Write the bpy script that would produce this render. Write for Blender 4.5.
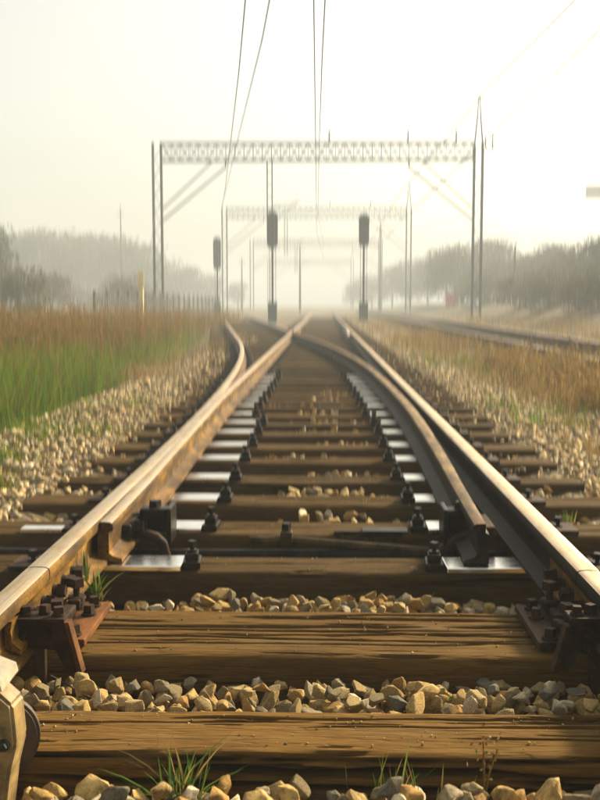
import bpy, bmesh, math, random
import numpy as np
from mathutils import Vector, Matrix, noise as mnoise

random.seed(7)
rng = np.random.default_rng(7)
R = math.radians
for o in list(bpy.data.objects):
    bpy.data.objects.remove(o)
SC = bpy.context.scene
COL = SC.collection

# ------------------------------------------------------------------ camera
CAM = Vector((0.03, 0.0, 0.89))
PITCH = math.atan(0.097)
YAW = math.atan(0.023 * math.cos(PITCH))
FWD = Vector((-math.sin(YAW) * math.cos(PITCH), math.cos(YAW) * math.cos(PITCH), -math.sin(PITCH)))
RGT = Vector((math.cos(YAW), math.sin(YAW), 0))
UPV = RGT.cross(FWD)
cd = bpy.data.cameras.new("camera")
cam = bpy.data.objects.new("camera", cd)
COL.objects.link(cam)
cam.matrix_world = Matrix.Translation(CAM) @ Matrix((RGT, UPV, -FWD)).transposed().to_4x4()
cd.sensor_fit = 'VERTICAL'
cd.sensor_height = 36
cd.lens = 45
cd.clip_start = 0.05
cd.clip_end = 6000
cd.dof.use_dof = True
cd.dof.focus_distance = 2.3
cd.dof.aperture_fstop = 2.2
cd.dof.aperture_ratio = 12.0
SC.camera = cam

# ------------------------------------------------------------------ sky, sun, exposure
SUN_EL, SUN_AZ = R(31), R(46)          # azimuth clockwise from +Y (right of the view)
w = bpy.data.worlds.new("World")
SC.world = w
w.use_nodes = True
nt = w.node_tree
nt.nodes.clear()
sky = nt.nodes.new("ShaderNodeTexSky")
sky.sky_type = 'NISHITA'
sky.sun_disc = False
sky.sun_elevation = SUN_EL
sky.sun_rotation = SUN_AZ
sky.air_density = 1.0
sky.dust_density = 4.5
sky.ozone_density = 1.0
bg = nt.nodes.new("ShaderNodeBackground")
bg.inputs[1].default_value = 0.105
wo = nt.nodes.new("ShaderNodeOutputWorld")
tint = nt.nodes.new("ShaderNodeMix"); tint.data_type = 'RGBA'; tint.blend_type = 'MULTIPLY'
tint.inputs[0].default_value = 1.0
hs = nt.nodes.new("ShaderNodeHueSaturation"); hs.inputs["Saturation"].default_value = 0.40
nt.links.new(sky.outputs[0], hs.inputs["Color"])
nt.links.new(hs.outputs[0], tint.inputs[6]); tint.inputs[7].default_value = (1.0, 0.97, 0.825, 1)   # pale cream overcast
nt.links.new(tint.outputs[2], bg.inputs[0])
nt.links.new(bg.outputs[0], wo.inputs[0])
sd = bpy.data.lights.new("sun", 'SUN')
sd.energy = 5.0
sd.angle = R(5.0)
sd.color = (1.0, 0.80, 0.50)
sun = bpy.data.objects.new("sun", sd)
COL.objects.link(sun)
sdir = Vector((math.sin(SUN_AZ) * math.cos(SUN_EL), math.cos(SUN_AZ) * math.cos(SUN_EL), math.sin(SUN_EL)))
sun.rotation_euler = sdir.to_track_quat('Z', 'Y').to_euler()
SC.view_settings.view_transform = 'Standard'
SC.view_settings.look = 'None'
SC.view_settings.exposure = 1.16
SC.view_settings.gamma = 1.0
SC.render.engine = 'CYCLES'
SC.cycles.use_denoising = True
SC.cycles.max_bounces = 6
HAZE_DENSITY = 0.0047

# ------------------------------------------------------------------ helpers
def P(px, py, Y):
    """World point at depth Y seen at photo pixel (600x800)."""
    d = FWD + RGT * ((px - 300) / 1000) - UPV * ((py - 400) / 1000)
    return CAM + d * (Y / d.y)

def mat(name, rough=0.8, metal=0.0):
    m = bpy.data.materials.new(name)
    m.use_nodes = True
    b = m.node_tree.nodes["Principled BSDF"]
    b.inputs["Roughness"].default_value = rough
    b.inputs["Metallic"].default_value = metal
    return m, m.node_tree, b

def N(nt, t, **kw):
    n = nt.nodes.new(t)
    for k, v in kw.items():
        setattr(n, k, v)
    return n

def ramp(nt, fac, stops, interp='LINEAR'):
    r = N(nt, "ShaderNodeValToRGB")
    r.color_ramp.interpolation = interp
    while len(r.color_ramp.elements) < len(stops):
        r.color_ramp.elements.new(0.5)
    for e, (p, c) in zip(r.color_ramp.elements, stops):
        e.position = p
        e.color = (*c, 1)
    nt.links.new(fac, r.inputs[0])
    return r.outputs[0]

def noise(nt, vec, scale, detail=5, rough=0.6, dist=0.0):
    n = N(nt, "ShaderNodeTexNoise")
    n.inputs["Scale"].default_value = scale
    n.inputs["Detail"].default_value = detail
    n.inputs["Roughness"].default_value = rough
    n.inputs["Distortion"].default_value = dist
    if vec is not None:
        nt.links.new(vec, n.inputs["Vector"])
    return n.outputs[0]

def mapping(nt, vec, scale=(1, 1, 1), loc=None):
    m = N(nt, "ShaderNodeMapping")
    m.inputs["Scale"].default_value = scale
    nt.links.new(vec, m.inputs["Vector"])
    if loc is not None:
        nt.links.new(loc, m.inputs["Location"])
    return m.outputs[0]

def mixc(nt, fac, a, b, mode='MIX'):
    m = N(nt, "ShaderNodeMix", data_type='RGBA', blend_type=mode)
    if isinstance(fac, float):
        m.inputs[0].default_value = fac
    else:
        nt.links.new(fac, m.inputs[0])
    for s, v in ((m.inputs[6], a), (m.inputs[7], b)):
        if isinstance(v, tuple):
            s.default_value = (*v, 1)
        else:
            nt.links.new(v, s)
    return m.outputs[2]

def math_(nt, op, a, b=0.0, clamp=False):
    m = N(nt, "ShaderNodeMath", operation=op)
    m.use_clamp = clamp
    for s, v in ((m.inputs[0], a), (m.inputs[1], b)):
        if isinstance(v, (int, float)):
            s.default_value = v
        else:
            nt.links.new(v, s)
    return m.outputs[0]

def bump(nt, b, h, strength=0.4, dist=0.01):
    n = N(nt, "ShaderNodeBump")
    n.inputs["Strength"].default_value = strength
    n.inputs["Distance"].default_value = dist
    nt.links.new(h, n.inputs["Height"])
    nt.links.new(n.outputs[0], b.inputs["Normal"])

def coords(nt, kind="Object"):
    return N(nt, "ShaderNodeTexCoord").outputs[kind]

# ------------------------------------------------------------------ materials
def wood_mat(name, dark, mid, light, seed=0.0):
    m, nt, b = mat(name, 0.85)
    b.inputs["Specular IOR Level"].default_value = 0.08
    c = coords(nt)
    oi = N(nt, "ShaderNodeObjectInfo").outputs["Random"]
    off = math_(nt, 'MULTIPLY', oi, 37.0)
    cv = N(nt, "ShaderNodeCombineXYZ")
    nt.links.new(off, cv.inputs[0]); nt.links.new(off, cv.inputs[1])
    v1 = mapping(nt, c, (2.6, 34, 34), cv.outputs[0])
    v2 = mapping(nt, c, (13, 150, 150), cv.outputs[0])
    v3 = mapping(nt, c, (2.2, 5, 5), cv.outputs[0])
    g1 = noise(nt, v1, 1.0, 6, 0.62, 0.6)
    g2 = noise(nt, v2, 1.0, 4, 0.6)
    g3 = noise(nt, v3, 1.0, 5, 0.6)
    s = math_(nt, 'ADD', math_(nt, 'MULTIPLY', g1, 0.35), math_(nt, 'MULTIPLY', g2, 0.65))
    col = ramp(nt, s, [(0.24, dark), (0.38, mid), (0.70, light)])
    col2 = mixc(nt, ramp(nt, g3, [(0.55, (0, 0, 0)), (0.78, (0.6, 0.6, 0.6))]), col, dark)
    col2 = mixc(nt, ramp(nt, noise(nt, mapping(nt, c, (1.1, 9, 9), cv.outputs[0]), 2.0, 6, 0.7), [(0.52, (0, 0, 0)), (0.70, (0.65, 0.65, 0.65))]), col2,
                tuple(v * f for v, f in zip(light, (0.85, 1.05, 1.9))))
    tint = ramp(nt, oi, [(0.0, (0.72, 0.72, 0.74)), (0.5, (1, 1, 1)), (1.0, (1.12, 1.02, 0.9))])
    gr = N(nt, "ShaderNodeAttribute", attribute_name="crack_shade").outputs["Fac"]      # shade inside the splits, painted into the colour
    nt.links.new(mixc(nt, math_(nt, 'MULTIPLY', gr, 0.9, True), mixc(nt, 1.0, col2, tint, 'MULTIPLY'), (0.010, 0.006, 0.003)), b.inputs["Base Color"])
    v4 = mapping(nt, c, (26, 300, 300), cv.outputs[0])
    g4 = noise(nt, v4, 1.0, 3, 0.6)
    fine = math_(nt, 'ADD', math_(nt, 'MULTIPLY', g2, 0.5), math_(nt, 'MULTIPLY', g4, 0.5))
    ck = math_(nt, 'ABSOLUTE', math_(nt, 'SUBTRACT', noise(nt, mapping(nt, c, (3.4, 40, 40), cv.outputs[0]), 1.0, 3, 0.55, 0.3), 0.5))
    ck = math_(nt, 'MULTIPLY', math_(nt, 'MULTIPLY', ck, 22.0, True), 0.6)        # thin checks along the grain
    bump(nt, b, math_(nt, 'ADD', fine, ck), 0.9, 0.004)
    return m

M = {}
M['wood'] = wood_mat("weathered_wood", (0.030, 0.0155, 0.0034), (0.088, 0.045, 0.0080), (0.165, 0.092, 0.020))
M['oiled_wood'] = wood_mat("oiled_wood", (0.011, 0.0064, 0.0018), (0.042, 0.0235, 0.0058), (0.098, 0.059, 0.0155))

def rust_mat(name, cols, rough=0.75, metal=0.15, sc=14):
    m, nt, b = mat(name, rough, metal)
    b.inputs["Specular IOR Level"].default_value = 0.18
    c = coords(nt)
    oi = N(nt, "ShaderNodeObjectInfo").outputs["Random"]
    cv = N(nt, "ShaderNodeCombineXYZ"); k_ = math_(nt, 'MULTIPLY', oi, 41.0); nt.links.new(k_, cv.inputs[0]); nt.links.new(k_, cv.inputs[1])
    a = noise(nt, mapping(nt, c, (1, 0.35, 1), cv.outputs[0]), sc, 7, 0.65)
    f = noise(nt, c, sc * 9, 4, 0.6)
    s = math_(nt, 'ADD', math_(nt, 'MULTIPLY', a, 0.7), math_(nt, 'MULTIPLY', f, 0.3))
    st = ramp(nt, noise(nt, mapping(nt, c, (1, .45, 1)), sc * .45, 6, .68, .4), [(0.40, (0.30, 0.27, 0.24)), (0.54, (1, 1, 1))])
    nt.links.new(mixc(nt, 0.85, ramp(nt, s, [(0.34, cols[0]), (0.5, cols[1]), (0.66, cols[2])]), st, 'MULTIPLY'), b.inputs["Base Color"])
    bump(nt, b, s, 0.35, 0.004)
    return m

M['rust'] = rust_mat("rail_rust", ((0.026, 0.013, 0.0025), (0.100, 0.050, 0.006), (0.30, 0.155, 0.015)), 0.65, 0.0)
M['rail_shaded'] = rust_mat("shaded_greasy_rail", ((0.005, 0.0035, 0.0025), (0.013, 0.008, 0.004), (0.055, 0.030, 0.008)), 0.6, 0.1)  # greasy rust, with shade on the right rails' sides put into the colour
M['rust_dark'] = rust_mat("dark_rust", ((0.012, 0.007, 0.004), (0.036, 0.018, 0.008), (0.085, 0.040, 0.015)), 0.7, 0.2)
M['rust_plate'] = rust_mat("orange_rust", ((0.06, 0.022, 0.006), (0.15, 0.056, 0.011), (0.24, 0.10, 0.022)), 0.7, 0.1)
M['oily'] = rust_mat("oily_iron", ((0.007, 0.006, 0.005), (0.018, 0.014, 0.010), (0.045, 0.032, 0.018)), 0.42, 0.5)
M['grey_steel'] = rust_mat("painted_grey_steel", ((0.015, 0.018, 0.018), (0.028, 0.031, 0.029), (0.05, 0.05, 0.045)), 0.6, 0.2, 3)
M['rod'] = rust_mat("rod_steel", ((0.03, 0.018, 0.007), (0.065, 0.040, 0.015), (0.11, 0.07, 0.028)), 0.5, 0.4)

m, nt, b = mat("polished_rail_top", 0.3, 1.0)
c = coords(nt, "Object")
s1 = noise(nt, mapping(nt, c, (60, 1.2, 1)), 1.0, 6, 0.65)
s2 = noise(nt, mapping(nt, c, (9, 3.0, 1)), 2.0, 7, 0.7)
s = math_(nt, 'ADD', math_(nt, 'MULTIPLY', s1, 0.5), math_(nt, 'MULTIPLY', s2, 0.5))
nt.links.new(ramp(nt, s, [(0.33, (0.22, 0.16, 0.11)), (0.5, (0.55, 0.49, 0.45)), (0.7, (0.72, 0.67, 0.63))]), b.inputs["Base Color"])
nt.links.new(ramp(nt, s2, [(0.35, (0.55, 0.55, 0.55)), (0.65, (0.36, 0.36, 0.36))]), b.inputs["Roughness"])
bump(nt, b, s, 0.12, 0.002)
M['polish'] = m
M['polish_warm'] = m.copy()
for n_ in M['polish_warm'].node_tree.nodes:
    if n_.type == 'VALTORGB' and len(n_.color_ramp.elements) == 3:
        for e_, c_ in zip(n_.color_ramp.elements, ((0.22, 0.13, 0.05), (0.52, 0.40, 0.26), (0.68, 0.57, 0.42))): e_.color = (*c_, 1)
M['worn_top'] = rust_mat("worn_golden_top", ((0.06, 0.032, 0.010), (0.17, 0.100, 0.030), (0.40, 0.28, 0.10)), 0.5, 0.3)

m, nt, b = mat("worn_slide_plate", 0.25, 1.0)
c = coords(nt, "Object")
oi = N(nt, "ShaderNodeObjectInfo").outputs["Random"]
cv = N(nt, "ShaderNodeCombineXYZ"); k_ = math_(nt, 'MULTIPLY', oi, 61.0); nt.links.new(k_, cv.inputs[0]); nt.links.new(k_, cv.inputs[1])
s = noise(nt, mapping(nt, c, (6, 22, 6), cv.outputs[0]), 2.5, 6, 0.65)
nt.links.new(ramp(nt, s, [(0.32, (0.13, 0.09, 0.05)), (0.42, (0.85, 0.82, 0.77)), (0.7, (0.94, 0.91, 0.85))]), b.inputs["Base Color"])
nt.links.new(ramp(nt, s, [(0.28, (0.5, 0.5, 0.5)), (0.42, (0.2, 0.2, 0.2))]), b.inputs["Roughness"])
M['slide'] = m

def stone_mat(name, rnd):
    m, nt, b = mat(name, 0.85)
    b.inputs["Specular IOR Level"].default_value = 0.3
    c = coords(nt, "Object")
    isl = N(nt, "ShaderNodeNewGeometry").outputs["Random Per Island"]
    r = math_(nt, 'FRACT', math_(nt, 'ADD', isl, N(nt, "ShaderNodeObjectInfo").outputs["Random"]))
    base = ramp(nt, r, [(0.0, (0.33, 0.20, 0.05)), (0.12, (0.30, 0.22, 0.085)), (0.27, (0.19, 0.155, 0.085)), (0.42, (0.42, 0.335, 0.16)),
                        (0.54, (0.135, 0.13, 0.105)), (0.60, (0.56, 0.51, 0.40)), (0.64, (0.36, 0.24, 0.07)), (0.70, (0.52, 0.47, 0.36)), (0.74, (0.27, 0.24, 0.165)), (0.86, (0.45, 0.33, 0.125))], 'CONSTANT')
    n1 = noise(nt, c, 16, 6, 0.65)
    n2 = noise(nt, c, 70, 5, 0.65)
    sh = ramp(nt, n1, [(0.33, (0.50, 0.42, 0.32)), (0.62, (1.18, 1.12, 1.05))])
    c2 = mixc(nt, 1.0, base, sh, 'MULTIPLY')
    sp = ramp(nt, n2, [(0.36, (0.42, 0.36, 0.28)), (0.54, (1.0, 1.0, 1.0)), (0.7, (1.25, 1.22, 1.15))])
    if rnd > 1: c2 = mixc(nt, 0.40, c2, (0.31, 0.285, 0.225))
    if rnd < 1: c2 = mixc(nt, 0.06, c2, (0.40, 0.345, 0.22))
    nt.links.new(mixc(nt, 1.0, mixc(nt, 0.8, c2, sp, 'MULTIPLY'), (rnd, rnd * .99, rnd * .94), 'MULTIPLY'), b.inputs["Base Color"])
    bump(nt, b, math_(nt, 'ADD', n1, math_(nt, 'MULTIPLY', n2, 0.5)), 0.5, 0.012)
    return m
M['stone'] = stone_mat("ballast_stone", 0.999)
M['gravel'] = stone_mat("dusty_gravel", 1.3)

# ballast bed underneath the stones / far away
m, nt, b = mat("ballast_ground", 0.95)
c = coords(nt, "Object")
vo = N(nt, "ShaderNodeTexVoronoi"); vo.inputs["Scale"].default_value = 16
nt.links.new(c, vo.inputs["Vector"])
vd = N(nt, "ShaderNodeTexVoronoi", feature='DISTANCE_TO_EDGE'); vd.inputs["Scale"].default_value = 16
nt.links.new(c, vd.inputs["Vector"])
sepc = N(nt, "ShaderNodeSeparateColor"); nt.links.new(vo.outputs["Color"], sepc.inputs[0])
cc = ramp(nt, sepc.outputs[0], [(0.0, (0.07, 0.055, 0.03)), (0.35, (0.17, 0.135, 0.07)), (0.7, (0.12, 0.105, 0.075)), (1.0, (0.25, 0.18, 0.08))])
patch = ramp(nt, noise(nt, c, 1.3, 5, 0.6), [(0.4, (0.75, 0.68, 0.55)), (0.65, (1, 1, 1))])
nt.links.new(mixc(nt, 1.0, cc, patch, 'MULTIPLY'), b.inputs["Base Color"])
bump(nt, b, vd.outputs["Distance"], 1.0, 0.05)
M['ballast'] = m

m, nt, b = mat("field_soil", 0.95)
c = coords(nt, "Object")
n1 = noise(nt, c, 0.35, 8, 0.65); n2 = noise(nt, c, 5.0, 6, 0.7)
a = ramp(nt, n1, [(0.36, (0.060, 0.062, 0.018)), (0.5, (0.13, 0.095, 0.036)), (0.64, (0.20, 0.14, 0.055))])
nt.links.new(mixc(nt, 1.0, a, ramp(nt, n2, [(0.35, (0.5, 0.5, 0.5)), (0.65, (1.1, 1.1, 1.1))]), 'MULTIPLY'), b.inputs["Base Color"])
bump(nt, b, n2, 0.8, 0.1)
M['soil'] = m

def blade_mat(name, cols, trans=0.25):
    m, nt, b = mat(name, 0.75)
    b.inputs["Specular IOR Level"].default_value = 0.2
    r = N(nt, "ShaderNodeNewGeometry").outputs["Random Per Island"]
    k = len(cols)
    col = ramp(nt, r, [((i + 0.0) / k, cc) for i, cc in enumerate(cols)], 'CONSTANT')
    nt.links.new(col, b.inputs["Base Color"])
    tr = N(nt, "ShaderNodeBsdfTranslucent"); nt.links.new(col, tr.inputs[0])
    mx = N(nt, "ShaderNodeMixShader"); mx.inputs[0].default_value = trans
    nt.links.new(b.outputs[0], mx.inputs[1]); nt.links.new(tr.outputs[0], mx.inputs[2])
    nt.links.new(mx.outputs[0], nt.nodes["Material Output"].inputs[0])
    return m
M['green'] = blade_mat("green_grass", [(0.085, 0.18, 0.005), (0.13, 0.23, 0.006), (0.065, 0.14, 0.005), (0.17, 0.22, 0.012), (0.19, 0.15, 0.03), (0.09, 0.17, 0.006), (0.13, 0.14, 0.016)], 0.35)
M['tuft'] = blade_mat("tuft_blades", [(0.05, 0.12, 0.015), (0.08, 0.17, 0.02), (0.06, 0.13, 0.02), (0.14, 0.19, 0.03), (0.28, 0.20, 0.06)], 0.3)
M['weed'] = blade_mat("brown_weeds", [(0.22, 0.105, 0.02), (0.15, 0.09, 0.02), (0.09, 0.11, 0.015), (0.28, 0.15, 0.03), (0.20, 0.085, 0.018), (0.12, 0.115, 0.03), (0.24, 0.17, 0.06)], 0.3)
M['dry'] = blade_mat("dry_straw", [(0.30, 0.20, 0.07), (0.24, 0.155, 0.05), (0.19, 0.11, 0.035), (0.34, 0.25, 0.10), (0.13, 0.11, 0.035), (0.25, 0.15, 0.045)], 0.3)
M['leaf_a'] = blade_mat("leaves_grey_green", [(0.045, 0.06, 0.03), (0.06, 0.075, 0.035), (0.04, 0.05, 0.03), (0.075, 0.08, 0.04)], 0.2)
M['leaf_b'] = blade_mat("leaves_olive", [(0.08, 0.085, 0.03), (0.10, 0.09, 0.035), (0.06, 0.07, 0.025), (0.12, 0.085, 0.03)], 0.2)
M['leaf_c'] = blade_mat("leaves_russet", [(0.12, 0.07, 0.03), (0.10, 0.075, 0.03), (0.08, 0.06, 0.025), (0.14, 0.085, 0.035)], 0.2)
M['bark'] = rust_mat("bark", ((0.03, 0.025, 0.018), (0.07, 0.055, 0.04), (0.12, 0.10, 0.07)), 0.9, 0.0, 6)

def plain(name, col, rough=0.6, metal=0.0, var=0.25, sc=8):
    m, nt, b = mat(name, rough, metal)
    c = coords(nt)
    n = noise(nt, c, sc, 7, 0.65)
    lo = tuple(v * (1 - var) for v in col); hi = tuple(min(1, v * (1 + var)) for v in col)
    nt.links.new(ramp(nt, n, [(0.35, lo), (0.65, hi)]), b.inputs["Base Color"])
    bump(nt, b, n, 0.2, 0.005)
    return m
M['cream'] = plain("chipped_cream_paint", (0.22, 0.15, 0.055), 0.6, 0, 0.5, 24)
M['cream_grey'] = plain("grey_lid_paint", (0.30, 0.27, 0.20), 0.5, 0, 0.25, 22)
M['disc'] = plain("brown_rubber", (0.045, 0.028, 0.016), 0.6, 0, 0.4, 25)
M['post_paint'] = plain("yellow_white_paint", (0.74, 0.62, 0.34), 0.6)
M['cabinet'] = plain("blue_grey_cabinet", (0.03, 0.05, 0.06), 0.5)
M['black'] = plain("matt_black", (0.02, 0.022, 0.024), 0.5)
M['lens'] = plain("dark_lens", (0.05, 0.06, 0.07), 0.15)
M['red'] = plain("faded_red_paint", (0.50, 0.09, 0.06), 0.6)
M['fence'] = plain("dark_fence_wood", (0.06, 0.055, 0.045), 0.8)
M['wall'] = plain("pale_render", (0.52, 0.46, 0.34), 0.85, 0, 0.12)
M['roof'] = plain("brown_roof", (0.13, 0.075, 0.05), 0.85)
M['glass'] = plain("window_glass", (0.04, 0.05, 0.06), 0.08)
M['wire'] = plain("dark_copper_wire", (0.05, 0.045, 0.04), 0.6, 0.3)
M['porcelain'] = plain("brown_porcelain", (0.05, 0.03, 0.025), 0.25)

# ------------------------------------------------------------------ mesh builder
class MB:
    def __init__(s):
        s.v = []; s.f = []; s.mi = []
    def add(s, vs, fs, mi=0):
        o = len(s.v)
        s.v += [tuple(v) for v in vs]
        s.f += [tuple(i + o for i in f) for f in fs]
        s.mi += [mi] * len(fs)
        return s
    def box(s, x0, x1, y0, y1, z0, z1, mi=0, bev=0.0, M4=None):
        bm = bmesh.new()
        bmesh.ops.create_cube(bm, size=1)
        for v in bm.verts:
            v.co = Vector((x0 + (v.co.x + .5) * (x1 - x0), y0 + (v.co.y + .5) * (y1 - y0), z0 + (v.co.z + .5) * (z1 - z0)))
        if bev > 0:
            bmesh.ops.bevel(bm, geom=bm.edges[:] , offset=bev, segments=2, affect='EDGES', profile=0.6)
        if M4 is not None:
            bm.transform(M4)
        s.bm(bm, mi)
        return s
    def bm(s, bm, mi=0):
        bm.verts.index_update()
        s.add([v.co for v in bm.verts], [[v.index for v in f.verts] for f in bm.faces], mi)
        bm.free()
    def tube(s, pts, rad, n=8, mi=0, cap=True):
        pts = [Vector(p) for p in pts]
        rads = rad if isinstance(rad, (list, tuple)) else [rad] * len(pts)
        vs = []; fs = []
        ref = None
        for i, p in enumerate(pts):
            t = (pts[min(i + 1, len(pts) - 1)] - pts[max(i - 1, 0)]).normalized()
            if ref is None:
                ref = Vector((0, 0, 1)) if abs(t.z) < 0.9 else Vector((1, 0, 0))
            a = t.cross(ref).normalized(); b2 = a.cross(t).normalized()
            ref = b2
            for k in range(n):
                an = 2 * math.pi * k / n
                vs.append(p + (a * math.cos(an) + b2 * math.sin(an)) * rads[i])
        for i in range(len(pts) - 1):
            for k in range(n):
                k2 = (k + 1) % n
                fs.append((i * n + k, i * n + k2, (i + 1) * n + k2, (i + 1) * n + k))
        if cap:
            fs.append(tuple(range(n - 1, -1, -1)))
            fs.append(tuple(range((len(pts) - 1) * n, len(pts) * n)))
        return s.add(vs, fs, mi)
    def prism(s, poly, a, b2, mi=0):
        """Polygon given as function of end points: poly list of Vector (at a) and offset vector to b."""
        n = len(poly)
        off = Vector(b2) - Vector(a)
        vs = [Vector(p) for p in poly] + [Vector(p) + off for p in poly]
        fs = [tuple(range(n - 1, -1, -1)), tuple(range(n, 2 * n))]
        for k in range(n):
            k2 = (k + 1) % n
            fs.append((k, k2, n + k2, n + k))
        return s.add(vs, fs, mi)
    def mesh(s, name, mats, smooth=False):
        me = bpy.data.meshes.new(name)
        me.from_pydata(s.v, [], s.f)
        for mm in (mats if isinstance(mats, (list, tuple)) else [mats]):
            me.materials.append(mm)
        if any(s.mi):
            me.polygons.foreach_set("material_index", s.mi)
        bm = bmesh.new(); bm.from_mesh(me)
        bmesh.ops.recalc_face_normals(bm, faces=bm.faces)
        bm.to_mesh(me); bm.free()
        if smooth:
            me.polygons.foreach_set("use_smooth", [True] * len(me.polygons))
            try:
                me.set_sharp_from_angle(angle=R(38))
            except Exception:
                pass
        me.update()
        return me
    def build(s, name, mats, parent=None, smooth=False, loc=None):
        return link(name, s.mesh(name, mats, smooth), parent, loc)

def link(name, me, parent=None, loc=None, rz=0.0):
    o = bpy.data.objects.new(name, me)
    COL.objects.link(o)
    if parent is not None:
        o.parent = parent
    if loc is not None:
        o.location = loc
    if rz:
        o.rotation_euler.z = rz
    return o

def tag(o, label, cat, group=None):
    o["label"] = label; o["category"] = cat
    if group: o["group"] = group
    return o

def empty(name, label, cat, loc=(0, 0, 0), group=None, rz=0.0):
    o = bpy.data.objects.new(name, None)
    o.empty_display_size = 0.2
    COL.objects.link(o)
    o.location = loc; o.rotation_euler.z = rz
    return tag(o, label, cat, group)

def np_mesh(name, V, F, mats):
    """V (n,3), F (m,k) with constant k."""
    me = bpy.data.meshes.new(name)
    V = np.asarray(V, np.float32); F = np.asarray(F, np.int32)
    k = F.shape[1]
    me.vertices.add(len(V)); me.vertices.foreach_set("co", V.ravel())
    me.loops.add(F.size); me.loops.foreach_set("vertex_index", F.ravel())
    me.polygons.add(len(F))
    me.polygons.foreach_set("loop_start", np.arange(0, F.size, k, dtype=np.int32))
    try:
        me.polygons.foreach_set("loop_total", np.full(len(F), k, np.int32))
    except Exception:
        pass
    for mm in (mats if isinstance(mats, (list, tuple)) else [mats]):
        me.materials.append(mm)
    me.update(calc_edges=True)
    me.validate()
    return me

def copy_tree(o, parent=None):
    c = o.copy(); COL.objects.link(c)
    if parent is not None: c.parent = parent
    for ch in list(o.children): copy_tree(ch, c)
    return c

# value noise for mesh detail
def vnoise1(x, seed):
    r = np.random.default_rng(seed).random(4096)
    i = np.floor(x).astype(int); f = x - i
    f = f * f * (3 - 2 * f)
    return r[i % 4096] * (1 - f) + r[(i + 1) % 4096] * f - 0.5
def vnoise2(x, y, seed):
    r = np.random.default_rng(seed).random((256, 256))
    i = np.floor(x).astype(int); j = np.floor(y).astype(int)
    f = x - i; g = y - j
    f = f * f * (3 - 2 * f); g = g * g * (3 - 2 * g)
    i0, i1, j0, j1 = i % 256, (i + 1) % 256, j % 256, (j + 1) % 256
    return (r[i0, j0] * (1 - f) + r[i1, j0] * f) * (1 - g) + (r[i0, j1] * (1 - f) + r[i1, j1] * f) * g - 0.5
def fbm2(x, y, seed, oct=4):
    s = 0; a = 1.0
    for k in range(oct):
        s = s + a * vnoise2(x * 2 ** k, y * 2 ** k, seed + k); a *= 0.5
    return s

ORD = ["", "first", "second", "third", "fourth", "fifth", "sixth", "seventh", "eighth", "ninth", "tenth", "eleventh", "twelfth", "thirteenth",
       "fourteenth", "fifteenth", "sixteenth", "seventeenth", "eighteenth", "nineteenth", "twentieth"]
ORD += ["twenty " + ORD[k] for k in range(1, 10)] + ["thirtieth"] + ["thirty " + ORD[k] for k in range(1, 10)] + ["fortieth"]

# ------------------------------------------------------------------ ground and ballast (structure)
def grid(name, xs, ys, zf, mats):
    X, Y = np.meshgrid(xs, ys)
    Z = zf(X, Y)
    V = np.stack([X, Y, Z], -1).reshape(-1, 3)
    nx, ny = len(xs), len(ys)
    i = np.arange(nx - 1)[None, :] + np.arange(ny - 1)[:, None] * nx
    F = np.stack([i, i + 1, i + 1 + nx, i + nx], -1).reshape(-1, 4)
    me = np_mesh(name, V, F, mats)
    me.polygons.foreach_set("use_smooth", np.ones(len(F), bool))
    return me

def ground_z(X, Y):
    return -0.22 + 0.05 * fbm2(X * 0.35, Y * 0.35, 5, 3)
xs = np.concatenate([np.linspace(-640, -60, 18), np.linspace(-50, 50, 120), np.linspace(60, 640, 18)])
ys = np.concatenate([np.linspace(-60, 0, 10), np.linspace(1, 90, 120), np.linspace(100, 690, 28)])
ground = link("ground", grid("ground", xs, ys, ground_z, M['soil'])); ground["kind"] = "structure"

def ballast_z(X, Y):
    e = np.clip((X + 2.9) / 0.9, 0, 1) * np.clip((6.9 - X) / 0.9, 0, 1)
    z = -0.30 + 0.26 * e * e * (3 - 2 * e)
    crib = np.clip(1 - np.abs(X) / 1.25, 0, 1)
    z = z - 0.13 * np.clip(crib * 3, 0, 1)
    dip = np.exp(-((X - 2.35) / 0.55) ** 2)
    z = z - 0.07 * dip
    return z + 0.02 * fbm2(X * 4, Y * 4, 11, 3)
xs = np.linspace(-3.0, 7.0, 140)
ys = np.concatenate([np.linspace(0.8, 14, 200), np.linspace(14.3, 120, 150)])
ballast = link("ballast", grid("ballast", xs, ys, ballast_z, M['ballast'])); ballast["kind"] = "structure"
# bed of the diverging track
def bed2_z(X, Y):
    t = X - dcenter(Y)
    e = np.clip((2.2 - np.abs(t)) / 0.8, 0, 1)
    return -0.32 + 0.25 * e + 0.02 * fbm2(X * 4, Y * 4, 12, 3)

# ------------------------------------------------------------------ track geometry
G = 0.752       # half the distance between rail head centres
RT = 0.169      # rail top above sleeper tops
Z0, RAD = 4.0, 140.0
LEAD = RAD / 9.0
def delta(Y):
    Y = np.asarray(Y, float)
    t = np.clip(Y - Z0, 0, None)
    return np.where(t < LEAD, t * t / (2 * RAD), LEAD ** 2 / (2 * RAD) + (t - LEAD) / 9.0)
def dcenter(Y):
    return -delta(Y)
yb = np.linspace(20, 110, 90)
tt = np.linspace(-2.3, 2.3, 30)
T, YY = np.meshgrid(tt, yb)
XX = T + dcenter(YY); ZZ = bed2_z(XX, YY)
Vb = np.stack([XX, YY, ZZ], -1).reshape(-1, 3)
i = np.arange(29)[None, :] + np.arange(89)[:, None] * 30
bed2 = link("ballast", np_mesh("ballast_bed", Vb, np.stack([i, i + 1, i + 31, i + 30], -1).reshape(-1, 4), M['ballast']))
bed2["kind"] = "structure"

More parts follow.
